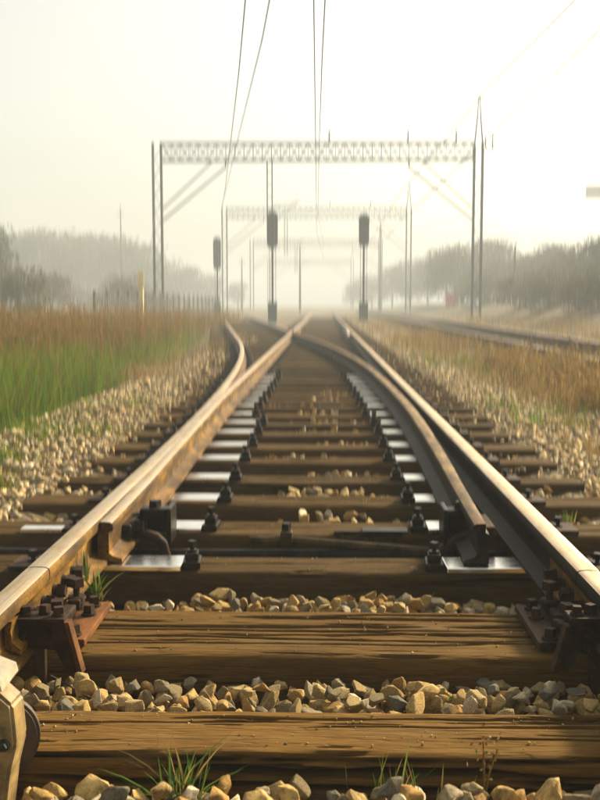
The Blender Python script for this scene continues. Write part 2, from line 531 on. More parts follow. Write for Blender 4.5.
RAILP = [(-.0625, 0), (.0625, 0), (.0625, .011), (.030, .021), (.012, .031), (.0075, .045), (.0072, .085), (.010, .100), (.020, .106), (.0330, .112),
         (.0338, .118), (.0335, .137), (.0300, .1445), (.0225, .1478), (.008, .149), (-.008, .149), (-.0225, .1478), (-.0300, .1445), (-.0335, .137), (-.0338, .118), (-.0330, .112), (-.020, .106),
         (-.010, .100), (-.0072, .085), (-.0075, .045), (-.012, .031), (-.030, .021), (-.0625, .011)]
def rail_mesh(name, path, z0=0.02, prof=RAILP, scalef=None, side='rust', topm='polish'):
    """Loft prof along path [(x, y)]; faces of the running top use the polished slot."""
    vs = []; fs = []; mi = []
    n = len(prof)
    for i, (x, y) in enumerate(path):
        a = path[max(i - 1, 0)]; b2 = path[min(i + 1, len(path) - 1)]
        t = Vector((b2[0] - a[0], b2[1] - a[1])).normalized()
        nx, ny = t.y, -t.x
        pr = prof if scalef is None else scalef(i / (len(path) - 1), y)
        for (u, h) in pr:
            vs.append((x + nx * u, y + ny * u, z0 + h))
    for i in range(len(path) - 1):
        for k in range(n):
            k2 = (k + 1) % n
            fs.append((i * n + k, i * n + k2, (i + 1) * n + k2, (i + 1) * n + k))
            mi.append(1 if 12 <= k <= 16 else 0)
    fs.append(tuple(range(n))); mi.append(0)
    fs.append(tuple(range((len(path) - 1) * n, len(path) * n))); mi.append(0)
    mb = MB(); mb.v = vs; mb.f = fs; mb.mi = mi
    return mb.mesh(name, [M[side], M[topm]], True)

def path(xf, y0, y1, n):
    return [(float(xf(y)), float(y)) for y in np.linspace(y0, y1, n)]
YJ = 2.67   # rail joint
RAIL = "steel rail"
def rail(pth, label, group=None, **kw):
    o = link("rail", rail_mesh("rail", pth, **kw))
    return tag(o, label, "rail", group)

rail(path(lambda y: -G, 1.0, YJ - .004, 6), "short rusty rail end in the bottom left corner, before the joint gap", topm='polish_warm')
rail(path(lambda y: -G - float(delta(y)), YJ + .004, 60, 160), "orange rusty rail curving off to the left behind the switch blade", topm='polish_warm')
rail(path(lambda y: G, 1.0, YJ - .004, 6), "short rail end at the right edge, before the joint gap", side='rail_shaded', topm='polish_warm')
rail(path(lambda y: G, YJ + .004, 75, 40), "straight dark sided rail with bright worn top on the right of the sleepers", side='rail_shaded', topm='polish_warm')

# switch blades: planed toe that grows to a full rail
TOE = 3.275
def blade_prof(side):
    def f(t, y):
        g = min(1.0, max(0.0, (y - TOE) / 3.2))
        out = []
        for (u, h) in RAILP:
            uu, hh = u, h
            if h > .095:                                # head: planed away on the stock rail side
                lim = 0.008 + 0.0258 * g
                if side > 0: uu = min(u, lim)
                else: uu = max(u, -lim)
                hh = h - 0.012 * (1 - g) * (1 if h > .13 else 0.4)
            if h <= .03:                                # foot: narrow on the stock rail side
                lim = 0.020 + 0.0425 * g
                if side > 0: uu = min(u, lim)
                else: uu = max(u, -lim)
            if .031 <= h <= .107: uu = math.copysign(max(abs(u), .019 - .0118 * g), u)
            out.append((uu, hh))
        return out
    return f
def open_gap(y):
    return float(np.interp(y, [TOE, 4.56, 6.86, 9.35, 11.5, 13], [.150, .120, .075, .05, .012, 0]))
FROG = Z0 + LEAD + (2 * G - LEAD ** 2 / (2 * RAD)) * 9.0
def lbx(y):   # closed blade against the left stock rail
    return -G + 0.052 * min(1.0, max(0.0, 1 - max(0, y - 4.0) / 3.5)) * (0.9)
def rbx(y):
    return G - float(delta(y)) - open_gap(y) - 0.038 * max(0, 1 - max(0, y - 4) / 5)
lb_path = [(lbx(y), y) for y in np.concatenate([np.linspace(TOE, 9, 40), np.linspace(9.5, FROG - 0.35, 20)])]
rb_path = [(rbx(y), y) for y in np.concatenate([np.linspace(TOE, 14, 60), np.linspace(14.3, FROG - 0.35, 30)])]
o = link("switch_rail", rail_mesh("switch_rail", lb_path, 0.024, scalef=blade_prof(-1), topm='polish_warm'))
tag(o, "rusty orange switch blade lying closed against the left rail", "switch rail")
o = link("switch_rail", rail_mesh("switch_rail", rb_path, 0.024, scalef=blade_prof(1), side='rail_shaded', topm='worn_top'))
tag(o, "dark switch blade standing open with a gap beside the right rail", "switch rail")
# crossing frog and the two rails behind it
frog = empty("crossing_frog", "small rusty crossing nose where the two inner rails meet in the distance", "rail crossing", (-G, FROG, 0))
fm = MB()
fm.v = []; V0 = len(fm.v)
fm.prism([(-.02, -.1, .03), (.02, -.1, .03), (.09, 1.2, .03), (-.12, 1.2, .03)], (0, 0, 0), (0, 0, .135))
fm.build("nose", M['rust'], frog)
for s in (-1, 1):
    wm = MB()
    ang = 0 if s < 0 else -1 / 9
    x0 = -.075 if s < 0 else .075
    pts = [(x0 + (0.0 if s < 0 else 0.035), -.5), (x0, 0), (x0 + s * 0.10, 1.0)]
    for (ax, ay), (bx, by) in zip(pts[:-1], pts[1:]):
        d = Vector((bx - ax, by - ay, 0)).normalized(); nn = Vector((d.y, -d.x, 0)) * .03
        wm.prism([Vector((ax, ay, .03)) - nn, Vector((ax, ay, .03)) + nn, Vector((bx, by, .03)) + nn, Vector((bx, by, .03)) - nn], (0, 0, 0), (0, 0, .138))
    wm.build("wing_rail", M['rust'], frog)
rail(path(lambda y: -G, FROG + 1.25, 75, 20), "distant straight left rail of the main track beyond the crossing nose")
rail(path(lambda y: -delta(y) + G, FROG + 1.25, 60, 30), "distant right rail of the track leaving to the left beyond the crossing nose")
for s, lab in ((-1, "near dark rail of the neighbouring track at right behind the dry grass"), (1, "far dark rail of the neighbouring track at right behind the dry grass")):
    rail(path(lambda y: 4.35 + s * G, 6, 110, 40), lab)
# wheel guard rails opposite the frog
rail(path(lambda y: G - .10 - .10 * max(0, abs(y - FROG) - 1.4) ** 1.0, FROG - 2.0, FROG + 2.0, 15), "short guard rail beside the right rail opposite the crossing nose")

# ------------------------------------------------------------------ sleepers
def sleeper_mesh(L, W, H, nx, nw, seed, ncrack, amp=1.0, rnd=0.022, wood='oiled_wood'):
    """Beam along X, top at z=0, front face at -W/2. Cross-section: front face, rounded edge, top, rounded edge, back face."""
    r = np.random.default_rng(seed)
    prof = []                                        # (y, z, ny, nz, s)
    nf = max(4, nw // 3); nr = 4
    for k in range(nf): prof.append((-W / 2, -H + (H - rnd) * k / nf, -1, 0))
    for k in range(nr): a = math.pi / 2 * k / nr; prof.append((-W / 2 + rnd - rnd * math.cos(a), -rnd + rnd * math.sin(a), -math.cos(a), math.sin(a)))
    for k in range(nw + 1): prof.append((-W / 2 + rnd + (W - 2 * rnd) * k / nw, 0, 0, 1))
    for k in range(1, nr + 1): a = math.pi / 2 * k / nr; prof.append((W / 2 - rnd + rnd * math.sin(a), -rnd + rnd * math.cos(a), math.sin(a), math.cos(a)))
    prof.append((W / 2, -H, 1, 0))
    pr = np.array(prof)
    s = np.concatenate([[0], np.cumsum(np.hypot(np.diff(pr[:, 0]), np.diff(pr[:, 1])))])
    x = np.linspace(-L / 2, L / 2, nx)
    Xg, Sg = np.meshgrid(x, s, indexing='ij')
    off = r.random() * 50
    d = 0.007 * amp * fbm2(Xg * 1.6 + off, Sg * 7 + off, seed, 3) + 0.0016 * amp * fbm2(Xg * 2.2 + off, Sg * 60, seed + 20, 2) + 0.0010 * amp * vnoise2(Xg * 6, Sg * 160, seed + 31)
    crack_shade = np.zeros_like(d)  # shade of the cracks, painted dark by the wood material
    for k in range(ncrack):
        c0 = r.uniform(0.02, s[-1] - .02); xa = r.uniform(-L / 2, L / 2 * .8); ln = r.uniform(0.35, 1.7)
        wd = r.uniform(0.0030, 0.0060) * (1 if r.random() < .6 else 1.7); dp = r.uniform(0.022, 0.045)
        cl = c0 + 0.020 * vnoise1(x * 2.1 + k * 7.3, seed + k) + 0.007 * vnoise1(x * 9 + k * 3.1, seed + 50 + k) + r.uniform(-.02, .02) * (x - xa)
        env = np.clip((x - xa) / .12, 0, 1) * np.clip((xa + ln - x) / .12, 0, 1)
        env = env * (0.75 + 0.5 * vnoise1(x * 14 + k, seed + 90 + k))
        gg = np.exp(-((Sg - cl[:, None]) / (wd * (.35 + .65 * np.clip(env, 0, 1)))[:, None]) ** 2)
        d = d - (dp * env)[:, None] * gg
        crack_shade = np.maximum(crack_shade, np.clip(env * 1.6, 0, 1)[:, None] * gg)
    for k in range(ncrack * 6):                       # short fine checks
        c0 = r.uniform(0.01, s[-1] - .01); xa = r.uniform(-L / 2, L / 2); ln = r.uniform(.05, .30); wd = r.uniform(.0016, .0030)
        i0, i1 = np.searchsorted(x, [xa, xa + ln]); xx = x[i0:i1]
        if len(xx) < 3: continue
        env = np.sin(np.pi * (xx - xa) / ln) ** .7
        gg = np.exp(-((Sg[i0:i1] - (c0 + .004 * vnoise1(xx * 11 + k, seed + 300 + k) + r.uniform(-.03, .03) * (xx - xa))[:, None]) / wd) ** 2) * env[:, None]
        d[i0:i1] -= .010 * gg
        crack_shade[i0:i1] = np.maximum(crack_shade[i0:i1], .75 * gg)
    # adze-worn edge
    d = d - 0.012 * amp * np.clip(vnoise1(x * 2.7 + off, seed + 200) + .12, 0, 1)[:, None] * np.exp(-((Sg - (H - rnd / 3)) / .03) ** 2)
    Yg = pr[None, :, 0] + d * pr[None, :, 2]; Zg = pr[None, :, 1] + d * pr[None, :, 3]
    V = np.stack([Xg, Yg, Zg], -1).reshape(-1, 3)
    m_ = len(pr)
    ii = np.arange(nx - 1)[:, None] * m_ + np.arange(m_ - 1)[None, :]
    F = np.stack([ii, ii + m_, ii + m_ + 1, ii + 1], -1).reshape(-1, 4)
    # end caps
    E = np.array([[0, m_ - 1, (m_ - 1) // 2, (m_ - 1) // 4]])
    me = np_mesh("sleeper", V, F, M[wood])
    at_ = me.attributes.new("crack_shade", 'FLOAT', 'POINT'); at_.data.foreach_set("value", crack_shade.ravel().astype(np.float32))
    bm = bmesh.new(); bm.from_mesh(me); bm.verts.ensure_lookup_table()
    for base in (0, (nx - 1) * m_):
        try: bm.faces.new([bm.verts[base + k] for k in range(m_)])
        except Exception: pass
    bmesh.ops.recalc_face_normals(bm, faces=bm.faces)
    bm.to_mesh(me); bm.free()
    me.polygons.foreach_set("use_smooth", np.ones(len(me.polygons), bool))
    me.set_sharp_from_angle(angle=R(50))
    return me

near_sl = [(1.905, 2.125, 2.6), (2.455, 2.845, 2.62), (3.245, 3.46, 2.62), (3.785, 4.025, 3.4), (4.355, 4.595, 2.62)]
sl_mesh = [sleeper_mesh(2.6, .24, .20, 70, 16, 300 + k, 9, 0.9) for k in range(5)]
rows = []
sleepers = []
for k in range(5):
    a, b2, L = near_sl[k]
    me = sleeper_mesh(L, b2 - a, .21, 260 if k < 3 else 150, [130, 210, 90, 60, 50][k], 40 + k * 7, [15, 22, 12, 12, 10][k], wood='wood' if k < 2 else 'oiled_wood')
    rows.append(((a + b2) / 2, L, me, b2 - a))
yy = 5.05
while yy < 62:
    rows.append((yy + random.uniform(-.03, .03), 2.62, sl_mesh[random.randrange(5)], .24)); yy += 0.583
NEARLAB = {1: "nearest weathered wooden sleeper with long cracks, tall grass tuft in front", 2: "broad weathered joint sleeper under the rail joints, second from camera",
           3: "third sleeper from camera, dark oiled ends and a slide plate at each blade toe", 4: "fourth wooden sleeper from camera, carrying the rod clamp and bolted flat bar"}
for n, (yc, L, me, W) in enumerate(rows, 1):
    d = float(delta(yc))
    o = link("wooden_sleeper", me, None, (0, yc, 0))
    if n > 5:
        turn = d if d < 2.3 else 0.0
        o.scale = ((2.62 + turn) / 2.6, random.uniform(.92, 1.08), 1)
        o.location.x = -turn / 2 + random.uniform(-.03, .03)
        o.rotation_euler.z = random.uniform(-.008, .008)
        if random.random() < .5: o.rotation_euler.z += math.pi
        o.location.z = random.uniform(-.006, .004)
    if n in NEARLAB: lab = NEARLAB[n]
    elif n <= 18: lab = f"wooden sleeper with two shiny slide plates, {ORD[n]} from the camera"
    elif n <= 40: lab = f"plain wooden sleeper between the rails, {ORD[n]} from the camera"
    else: lab = "tiny distant sleeper of the main track fading into the haze"
    tag(o, lab, "sleeper", "sleepers of the main track" if n <= 40 else "far sleepers of the main track")
    sleepers.append(o)
# diverging track beyond the long sleepers, and the neighbouring track
yy = 25.5
while yy < 50:
    if float(delta(yy)) >= 2.3:
        o = link("wooden_sleeper", sl_mesh[random.randrange(5)], None, (float(dcenter(yy)), yy, random.uniform(-.006, .004)), -0.11)
        tag(o, "small distant sleeper of the track leaving to the left", "sleeper", "sleepers of the left hand track")
    yy += .6
yy = 8.0
while yy < 46:
    o = link("wooden_sleeper", sl_mesh[random.randrange(5)], None, (4.35, yy, random.uniform(-.02, 0)))
    tag(o, "dark sleeper of the neighbouring track at the right behind dry grass", "sleeper", "sleepers of the right hand track")
    yy += .6

# ---- bolts
def bolt_mb(r=.017, h=.026, wash=.027, tall=0.0, square=True, mb=None, M4=None):
    mb = mb or MB()
    bm = bmesh.new()
    bmesh.ops.create_cone(bm, cap_ends=True, segments=14, radius1=wash, radius2=wash * .92, depth=.007, matrix=Matrix.Translation((0, 0, .0035)))
    if tall > 0:
        bmesh.ops.create_cone(bm, cap_ends=True, segments=10, radius1=r * .62, radius2=r * .58, depth=tall + .002, matrix=Matrix.Translation((0, 0, .006 + tall / 2)))
    bmesh.ops.create_cone(bm, cap_ends=True, segments=4 if square else 6, radius1=r * (1.38 if square else 1.15), radius2=r * (1.26 if square else 1.05), depth=h,
                          matrix=Matrix.Translation((0, 0, .007 + tall + h / 2)) @ Matrix.Rotation(random.uniform(0, 1.5), 4, 'Z'))
    if M4 is not None: bm.transform(M4)
    mb.bm(bm)
    return mb
def bolt(parent, loc, mat_='rust_dark', name="bolt", axis=None, **kw):
    M4 = axis.to_track_quat('Z', 'Y').to_matrix().to_4x4() if axis is not None else None
    return bolt_mb(M4=M4, **kw).build(name, M[mat_], parent, True, loc)

# ---- slide plates with chair blocks on the blades' sleepers
pl = MB().box(-.13, .13, -.072, .072, 0, .018, 0, .003)
plate_me = pl.mesh("slide_plate", M['slide'])
bk = MB().box(-.030, .030, -.052, .052, 0, .024, 0, .004)
bk.box(-.022, .022, -.03, .03, .024, .050, 0, .005)
block_me = bk.mesh("chair_block", M['oily'])
cb_me = bolt_mb(.013, .022, .020, .008).mesh("bolt", M['oily'], True)
base_me = MB().box(-.17, .17, -.075, .075, 0, .018, 0, .003).mesh("tie_plate", M['rust_dark'])
for n, o in enumerate(sleepers, 1):
    yc = rows[n - 1][0]
    if n <= 2 or n > 60: continue
    flip = -1 if abs(o.rotation_euler.z) > 1 else 1
    inv = 1 / o.scale[0]
    def put(name, me, X, dy, z, parent=o, sx=1.0):
        c = link(name, me, parent)
        c.location = ((X - o.location.x) * inv * flip, dy * flip, z)
        c.scale = (inv * sx, 1 / o.scale[1], 1)
        return c
    if n <= 18:
        fl = -0.045 if n == 3 else -.03
        for s in (-1, 1):
            blade = lbx(yc) if s < 0 else rbx(yc)
            inner = 0.44
            if n > 10: inner = abs(blade) - .22
            wid = (G + .02) - inner
            cx = s * (inner + wid / 2)
            put("slide_plate", plate_me, cx, fl + random.uniform(-.008, .008), 0.002, o, wid / .26).rotation_euler.z = random.uniform(-.03, .03)
            b_ = put("chair_block", block_me, s * (inner - .032) + random.uniform(-.006, .006), fl + .005 + random.uniform(-.008, .008), 0.003)
            b_.rotation_euler.z = random.uniform(-.12, .12)
            bb = link("bolt", cb_me, b_); bb.location = (0, 0, .05)
            put("tie_plate", base_me, s * (G + .17 - .0) - (0 if s > 0 else float(delta(yc))), fl, 0.001, o, .55)
            bb = put("bolt", cb_me, s * (G + .20) - (0 if s > 0 else float(delta(yc))), fl, 0.019)
    else:
        xs_ = [-G - float(delta(yc)), -G, G, G - float(delta(yc))] if float(delta(yc)) < 2.3 else [-G, G]
        for X in xs_:
            put("tie_plate", base_me, X, 0, 0.001)
            for s in (-1, 1):
                put("bolt", cb_me, X + s * .10, 0, 0.019)
# bright slide plate on the left end of the fourth sleeper
c = link("slide_plate", plate_me, sleepers[3]); c.location = (-1.06, -.095, .002); c.scale = (.62, .4, 1)
# joint sleeper: rusty base plates and square screws
j = sleepers[1]
yc = rows[1][0]
for s in (-1, 1):
    pb = MB().box(min(s * .585, s * .95), max(s * .585, s * .95), -.150, .18, .004, .024, 0, .003)
    p_ = pb.build("tie_plate", M['rust_plate'] if s < 0 else M['rust_dark'], j)
    p_["label"] = "orange rusted joint plate" if s < 0 else "dark brown joint plate"
    for (dx, dy) in ((.620, -.118), (.655, -.050), (.620, .055), (.625, .135), (.70, -.125)):
        bolt(p_, (s * dx, dy, .024), 'rust_dark', "screw", r=.012, h=.022, wash=.022)
    # rib and clip assemblies
    for dy in (-.085, .02, .125):
        rb = MB().box(min(s * .655, s * .69), max(s * .655, s * .69), dy - .035, dy + .035, .024, .055, 0, .006)
        rb.build("clip", M['rust_dark'], p_)
    for dy in (-.085, .125):
        bolt(p_, (s * .672, dy, .050), 'rust_dark', "clip_bolt", r=.016, h=.025, wash=.027, tall=.026)
# dark iron rod end and small debris parts lie in their own things below

# ------------------------------------------------------------------ joint bars with bolts
for s in (-1, 1):
    xg = s * G
    side = "left" if s < 0 else "right"
    fp = empty("joint_bar", f"dark rusty joint bar with a row of nuts bolted along the {side} rail joint", "joint bar", (xg, YJ, 0), "joint bars at the rail joints")
    for q in (-1, 1):                   # inside and outside bar
        k = q * -s
        u = lambda a: k * a
        poly = [Vector((u(.011), -.33, .053)), Vector((u(.034), -.33, .044)), Vector((u(.050), -.33, .041)), Vector((u(.050), -.33, .052)), Vector((u(.030), -.33, .070)), Vector((u(.027), -.33, .100)), Vector((u(.031), -.33, .122)), Vector((u(.012), -.33, .120))]
        MB().prism(poly, (0, 0, 0), (0, .66, 0)).build("bar", M['rust_dark'] if q < 0 else M['rust'], fp)
        if q > 0:
            for yb_ in (-.255, -.155, -.055, .055, .155, .255):
                bolt(fp, (u(.028), yb_, .086), 'rust_dark', "nut", axis=Vector((k, 0, 0)), r=.015, h=.024, wash=.020, tall=.004, square=True)
    # angled joint bracket in front of the joint sleeper
    br = empty("joint_bracket", f"rusty angled bracket plate hanging below the {side} rail in front of the joint sleeper", "bracket", (0, 0, 0), "brackets at the rail joints")
    yf = 2.40
    if s < 0:
        pA, pB, pC, pD, pE = (10, 621), (66, 621), (80, 672), (68, 674), (12, 634)
    else:
        pA, pB, pC, pD, pE = (626, 621), (569, 625), (556, 670), (568, 672), (626, 634)
    A, B, C_, D_, E_ = [P(*q, yf) for q in (pA, pB, pC, pD, pE)]
    poly = [A, B, C_, D_, B.lerp(D_, .55) + Vector((s * .03, 0, 0)), E_ - Vector((0, 0, .03))]
    MB().prism(poly, (0, 0, 0), (0, .012, 0)).build("face_plate", M['rust_dark'], br)
    MB().box(min(A.x, B.x), max(A.x, B.x), yf - .018, yf + .05, A.z + .0005, A.z + .011, 0, .002).build("flange", M['rust_dark'], br)
    o_ = Vector((s * .011, 0, 0)); up = Vector((0, -.02, .002))
    MB().prism([B + up, B + up - o_, C_ + up - o_, C_ + up], (0, 0, 0), (0, .034, 0)).build("side_plate", M['rust_plate'] if s < 0 else M['rust_dark'], br)
    lx = P(37 if s < 0 else 598, 650, yf).x
    MB().box(lx - .016, lx + .016, yf + .0125, yf + .034, -.13, A.z - .02, 0, .004).build("leg", M['rod'], br)
    for t_, dz in ((.35, -.03), (.75, -.035)):
        bolt(br, Vector((B.x + (A.x - B.x) * t_, yf, A.z + dz)), 'rust_dark', "bolt", axis=Vector((0, -1, 0)), r=.009, h=.012, wash=.014)
    for t_, dy in ((.75, 0.0), (.42, .012), (.15, -.004)):
        bolt(br, Vector((B.x + (A.x - B.x) * t_, yf + .014 + dy, A.z + .011)), 'rust_dark', "bolt", r=.011, h=.016, wash=.017)
    # small tall bolts under the rail, between bracket and ground
# ------------------------------------------------------------------ switch rod gear between sleeper three and four
YR = 3.68
rod = empty("switch_rod", "long brown switch rod running low between two sleepers to the right blade", "switch rod", (0, 0, 0))
a = P(285, 540, YR); b2 = P(432, 552, YR - .02)
pts = [P(250, 540.5, YR), a, b2, b2 + Vector((.03, 0, .006)), b2 + Vector((.055, 0, .03)), b2 + Vector((.085, .01, .05)), b2 + Vector((.13, .02, .055))]
MB().tube(pts, [.017] * 3 + [.018] * 4, 12).build("rod", M['rod'], rod, True)
cp = P(286.5, 537, YR)
cl = MB().box(cp.x - .022, cp.x + .022, cp.y - .03, cp.y + .03, cp.z - .028, cp.z + .026, 0, .006)
clamp = cl.build("clamp", M['rod'], rod)
bolt(clamp, (cp.x, cp.y, cp.z + .026), 'oily', "bolt", r=.014, h=.02, wash=.019)
fb = empty("flat_bar", "dark flat iron bar with four bolts on the front of the fourth sleeper", "iron bar")
l = P(334, 531, 3.80); r_ = P(402, 545, 3.80)
MB().box(l.x, r_.x, 3.795, 3.825, r_.z, l.z, 0, .004).build("bar", M['rust_dark'], fb)
for px in (341, 357, 373, 390):
    p = P(px, 540, 3.795)
    bolt(fb, p, 'rod', "bolt", axis=Vector((0, -1, 0)), r=.011, h=.014, wash=.02)
MB().box(P(362, 530, 3.8).x, r_.x + .02, 3.76, 3.83, l.z + .001, l.z + .009, 0, .002).build("cover_strip", M['oily'], fb)
# stretcher bar under the blades
sb = empty("stretcher_bar", "dark stretcher bar low between third and fourth sleeper, poking out left of the rail", "stretcher bar")
MB().tube([(-1.45, 3.66, -.045), (.72, 3.66, -.045)], .019, 10).build("bar", M['oily'], sb, True)
def lug(s, label):
    t = empty("blade_lug", label, "blade bracket", (0, 0, 0))
    X = lambda a: s * a
    MB().box(min(X(.655), X(.545)), max(X(.655), X(.545)), 3.66, 3.74, .035, .125, 0, .012).build("block", M['oily'], t)
    MB().box(min(X(.548), X(.530)), max(X(.548), X(.530)), 3.62, 3.77, .000, .135, 0, .005).build("end_plate", M['oily'], t)
    MB().box(min(X(.70), X(.655)), max(X(.70), X(.655)), 3.50, 3.72, .05, .10, 0, .008).build("arm", M['rust_dark'], t)
    bolt(t, (X(.655), 3.545, .085), 'oily', "bolt", axis=Vector((-s, 0, 0)), r=.020, h=.03, wash=.03)
    bolt(t, (X(.655), 3.62, .070), 'oily', "bolt", axis=Vector((-s, 0, 0)), r=.017, h=.03, wash=.026)
    bolt(t, (X(.60), 3.70, .122), 'oily', "bolt", r=.017, h=.022, wash=.026)
    pt = [(X(.66), 3.56, .052), (X(.61), 3.56, .052), (X(.575), 3.56, .042), (X(.553), 3.565, .018), (X(.548), 3.58, -.02), (X(.548), 3.62, -.045)]
    MB().tube(pt, .019, 12).build("bent_pipe", M['rust_dark'], t, True)
    return t
lug(-1, "oily iron bracket block with bent pipe on the left blade toe")
rl = lug(1, "oily iron bracket block with bent pipe on the right blade toe")
rl.location.x = -.055

# ------------------------------------------------------------------ cream housing in the corner
h = empty("rail_sensor", "chipped cream metal housing with grey lid and dark round disc, bottom left corner", "track sensor")
y0 = 1.79
prof = [P(-60, 680, y0), P(-6, 690, y0), P(12, 706, y0), P(16, 745, y0), P(9, 775, y0), P(3, 830, y0), P(-60, 840, y0)]
bm = bmesh.new()
vs = [bm.verts.new(p) for p in prof]
f = bm.faces.new(vs)
ex = bmesh.ops.extrude_face_region(bm, geom=[f])
for v in ex['geom']:
    if isinstance(v, bmesh.types.BMVert): v.co.y += .062; v.co.x += .004
bmesh.ops.recalc_face_normals(bm, faces=bm.faces)
bmesh.ops.bevel(bm, geom=bm.edges[:], offset=.006, segments=2, affect='EDGES')
mb = MB(); mb.bm(bm); body = mb.build("housing", M['cream'], h, True)
a = P(-60, 676, y0 - .02); b2 = P(2, 692, y0 - .02)
mb = MB(); mb.prism([a, b2, b2 + Vector((-.004, 0, .016)), a + Vector((0, 0, .03))], (0, 0, 0), (0, .10, .004)); mb.build("lid", M['cream_grey'], h)
cdisc = P(-3, 736, 1.882)
bm = bmesh.new()
bmesh.ops.create_cone(bm, cap_ends=True, segments=40, radius1=.083, radius2=.083, depth=.028, matrix=Matrix.Translation(cdisc) @ Matrix.Rotation(R(90), 4, 'X') @ Matrix.Rotation(R(14), 4, 'Y'))
bmesh.ops.bevel(bm, geom=[e for e in bm.edges if len(e.link_faces) == 2 and e.calc_face_angle(0) > .8], offset=.006, segments=2, affect='EDGES')
mb = MB(); mb.bm(bm); mb.build("disc", M['disc'], h, True)
p = P(4, 745, y0)
bolt(h, p, 'grey_steel', "bolt", axis=Vector((0, -1, 0)), r=.008, h=.008, wash=.012, square=False)

# ------------------------------------------------------------------ ballast stones
def stone_hull(seed, npts, bev):
    r = random.Random(seed)
    bm = bmesh.new()
    sx, sy, sz = 1.0, r.uniform(.65, .95), r.uniform(.5, .8) if bev else r.uniform(.35, .6)
    for k in range(npts):
        u = r.uniform(-1, 1); t = r.uniform(0, 2 * math.pi); q = math.sqrt(1 - u * u)
        rad = r.uniform(.80, 1.08) if bev else r.uniform(.55, 1.1)
        bm.verts.new((q * math.cos(t) * sx * rad * .5, q * math.sin(t) * sy * rad * .5, u * sz * rad * .5))
    res = bmesh.ops.convex_hull(bm, input=bm.verts[:])
    for v in [g for g in res.get('geom_interior', []) if isinstance(g, bmesh.types.BMVert)] + [v for v in bm.verts if not v.link_faces]:
        if v.is_valid: bm.verts.remove(v)
    if bev:
        bmesh.ops.dissolve_limit(bm, angle_limit=R(16), verts=bm.verts[:], edges=bm.edges[:])
        bmesh.ops.bevel(bm, geom=bm.edges[:], offset=bev, segments=2, affect='EDGES', profile=.55)
    bmesh.ops.recalc_face_normals(bm, faces=bm.faces)
    bmesh.ops.triangulate(bm, faces=bm.faces[:])
    if bev:
        bmesh.ops.subdivide_edges(bm, edges=[e for e in bm.edges if e.calc_length() > .16], cuts=1, use_grid_fill=True)
        bmesh.ops.triangulate(bm, faces=bm.faces[:])
        for v in bm.verts:
            p = v.co * 3.1 + Vector((seed * 3.7, 0, 0))
            v.co += v.co.normalized() * (.055 * mnoise.noise(p) + .035 * mnoise.noise(p * 2.7))
    return bm
hero = []
heroVF = []
for k in range(14):
    bm = stone_hull(k + 1, random.Random(k).choice([13, 15, 18, 22]), .035)
    me = bpy.data.meshes.new("stone"); bm.to_mesh(me)
    me.materials.append(M['stone'])
    me.polygons.foreach_set("use_smooth", [True] * len(me.polygons)); me.set_sharp_from_angle(angle=R(32))
    hero.append(me)
    bm.verts.index_update()
    heroVF.append((np.array([v.co[:] for v in bm.verts]), np.array([[v.index for v in f.verts] for f in bm.faces])))
    bm.free()
lowVF = []
for k in range(16):
    bm = stone_hull(100 + k, random.Random(k).choice([7, 8, 9, 11]), 0)
    bm.verts.index_update()
    lowVF.append((np.array([v.co[:] for v in bm.verts]), np.array([[v.index for v in f.verts] for f in bm.faces])))
    bm.free()

def rotmat(n, r):
    q = r.normal(size=(n, 4)); q /= np.linalg.norm(q, axis=1)[:, None]
    a, b, c, d = q.T
    return np.stack([np.stack([1 - 2 * (c * c + d * d), 2 * (b * c - a * d), 2 * (b * d + a * c)], -1),
                     np.stack([2 * (b * c + a * d), 1 - 2 * (b * b + d * d), 2 * (c * d - a * b)], -1),
                     np.stack([2 * (b * d - a * c), 2 * (c * d + a * b), 1 - 2 * (b * b + c * c)], -1)], 1)
def join_stones(name, pos, size, lib, parent, m='gravel'):
    n = len(pos)
    Rm = rotmat(n, rng); kind = rng.integers(0, len(lib), n)
    Vs, Fs = [], []; o = 0
    for k, (v, f) in enumerate(lib):
        idx = np.where(kind == k)[0]
        if not len(idx): continue
        vv = np.einsum('nij,vj->nvi', Rm[idx], v) * size[idx][:, None, None] + pos[idx][:, None, :]
        Vs.append(vv.reshape(-1, 3))
        Fs.append((f[None] + (np.arange(len(idx)) * len(v))[:, None, None] + o).reshape(-1, 3))
        o += len(idx) * len(v)
    ob = link(name, np_mesh(name, np.concatenate(Vs), np.concatenate(Fs), M[m]), parent)
    ob["kind"] = "stuff"
    return ob

def in_sleeper(x, y, pad=0.0):
    for (yc, L, me, W) in rows[:16]:
        if abs(y - yc) < W / 2 - pad and -L / 2 - .1 < x < L / 2: return True
    return False
near = []          # (x, y, z, size)
def fill(x0, x1, ya, yb, zf, step, smin, smax, prob=1.0):
    y = ya + step * .4
    while y < yb - step * .2:
        x = x0 + random.uniform(0, step)
        while x < x1:
            if random.random() < prob:
                s = random.uniform(smin, smax)
                px, py = x + random.uniform(-.25, .25) * step, y + random.uniform(-.25, .25) * step
                near.append((px, py, zf(px, py) + random.uniform(-.012, .012), s))
            x += step * random.uniform(.8, 1.1)
        y += step
# front of the nearest sleeper
fill(-.72, .76, 1.60, 1.90, lambda x, y: -.065, .058, .045, .08)
fill(-.70, .76, 1.62, 1.85, lambda x, y: -.022, .066, .045, .085, .75)
# crib between sleepers one and two
fill(-.74, .76, 2.13, 2.45, lambda x, y: -.072, .054, .042, .07)
fill(-.72, .76, 2.135, 2.36, lambda x, y: -.034 + .008 * math.sin(x * 9), .052, .042, .074, .92)
fill(-.28, .62, 2.14, 2.28, lambda x, y: -.002, .070, .045, .078, .6)
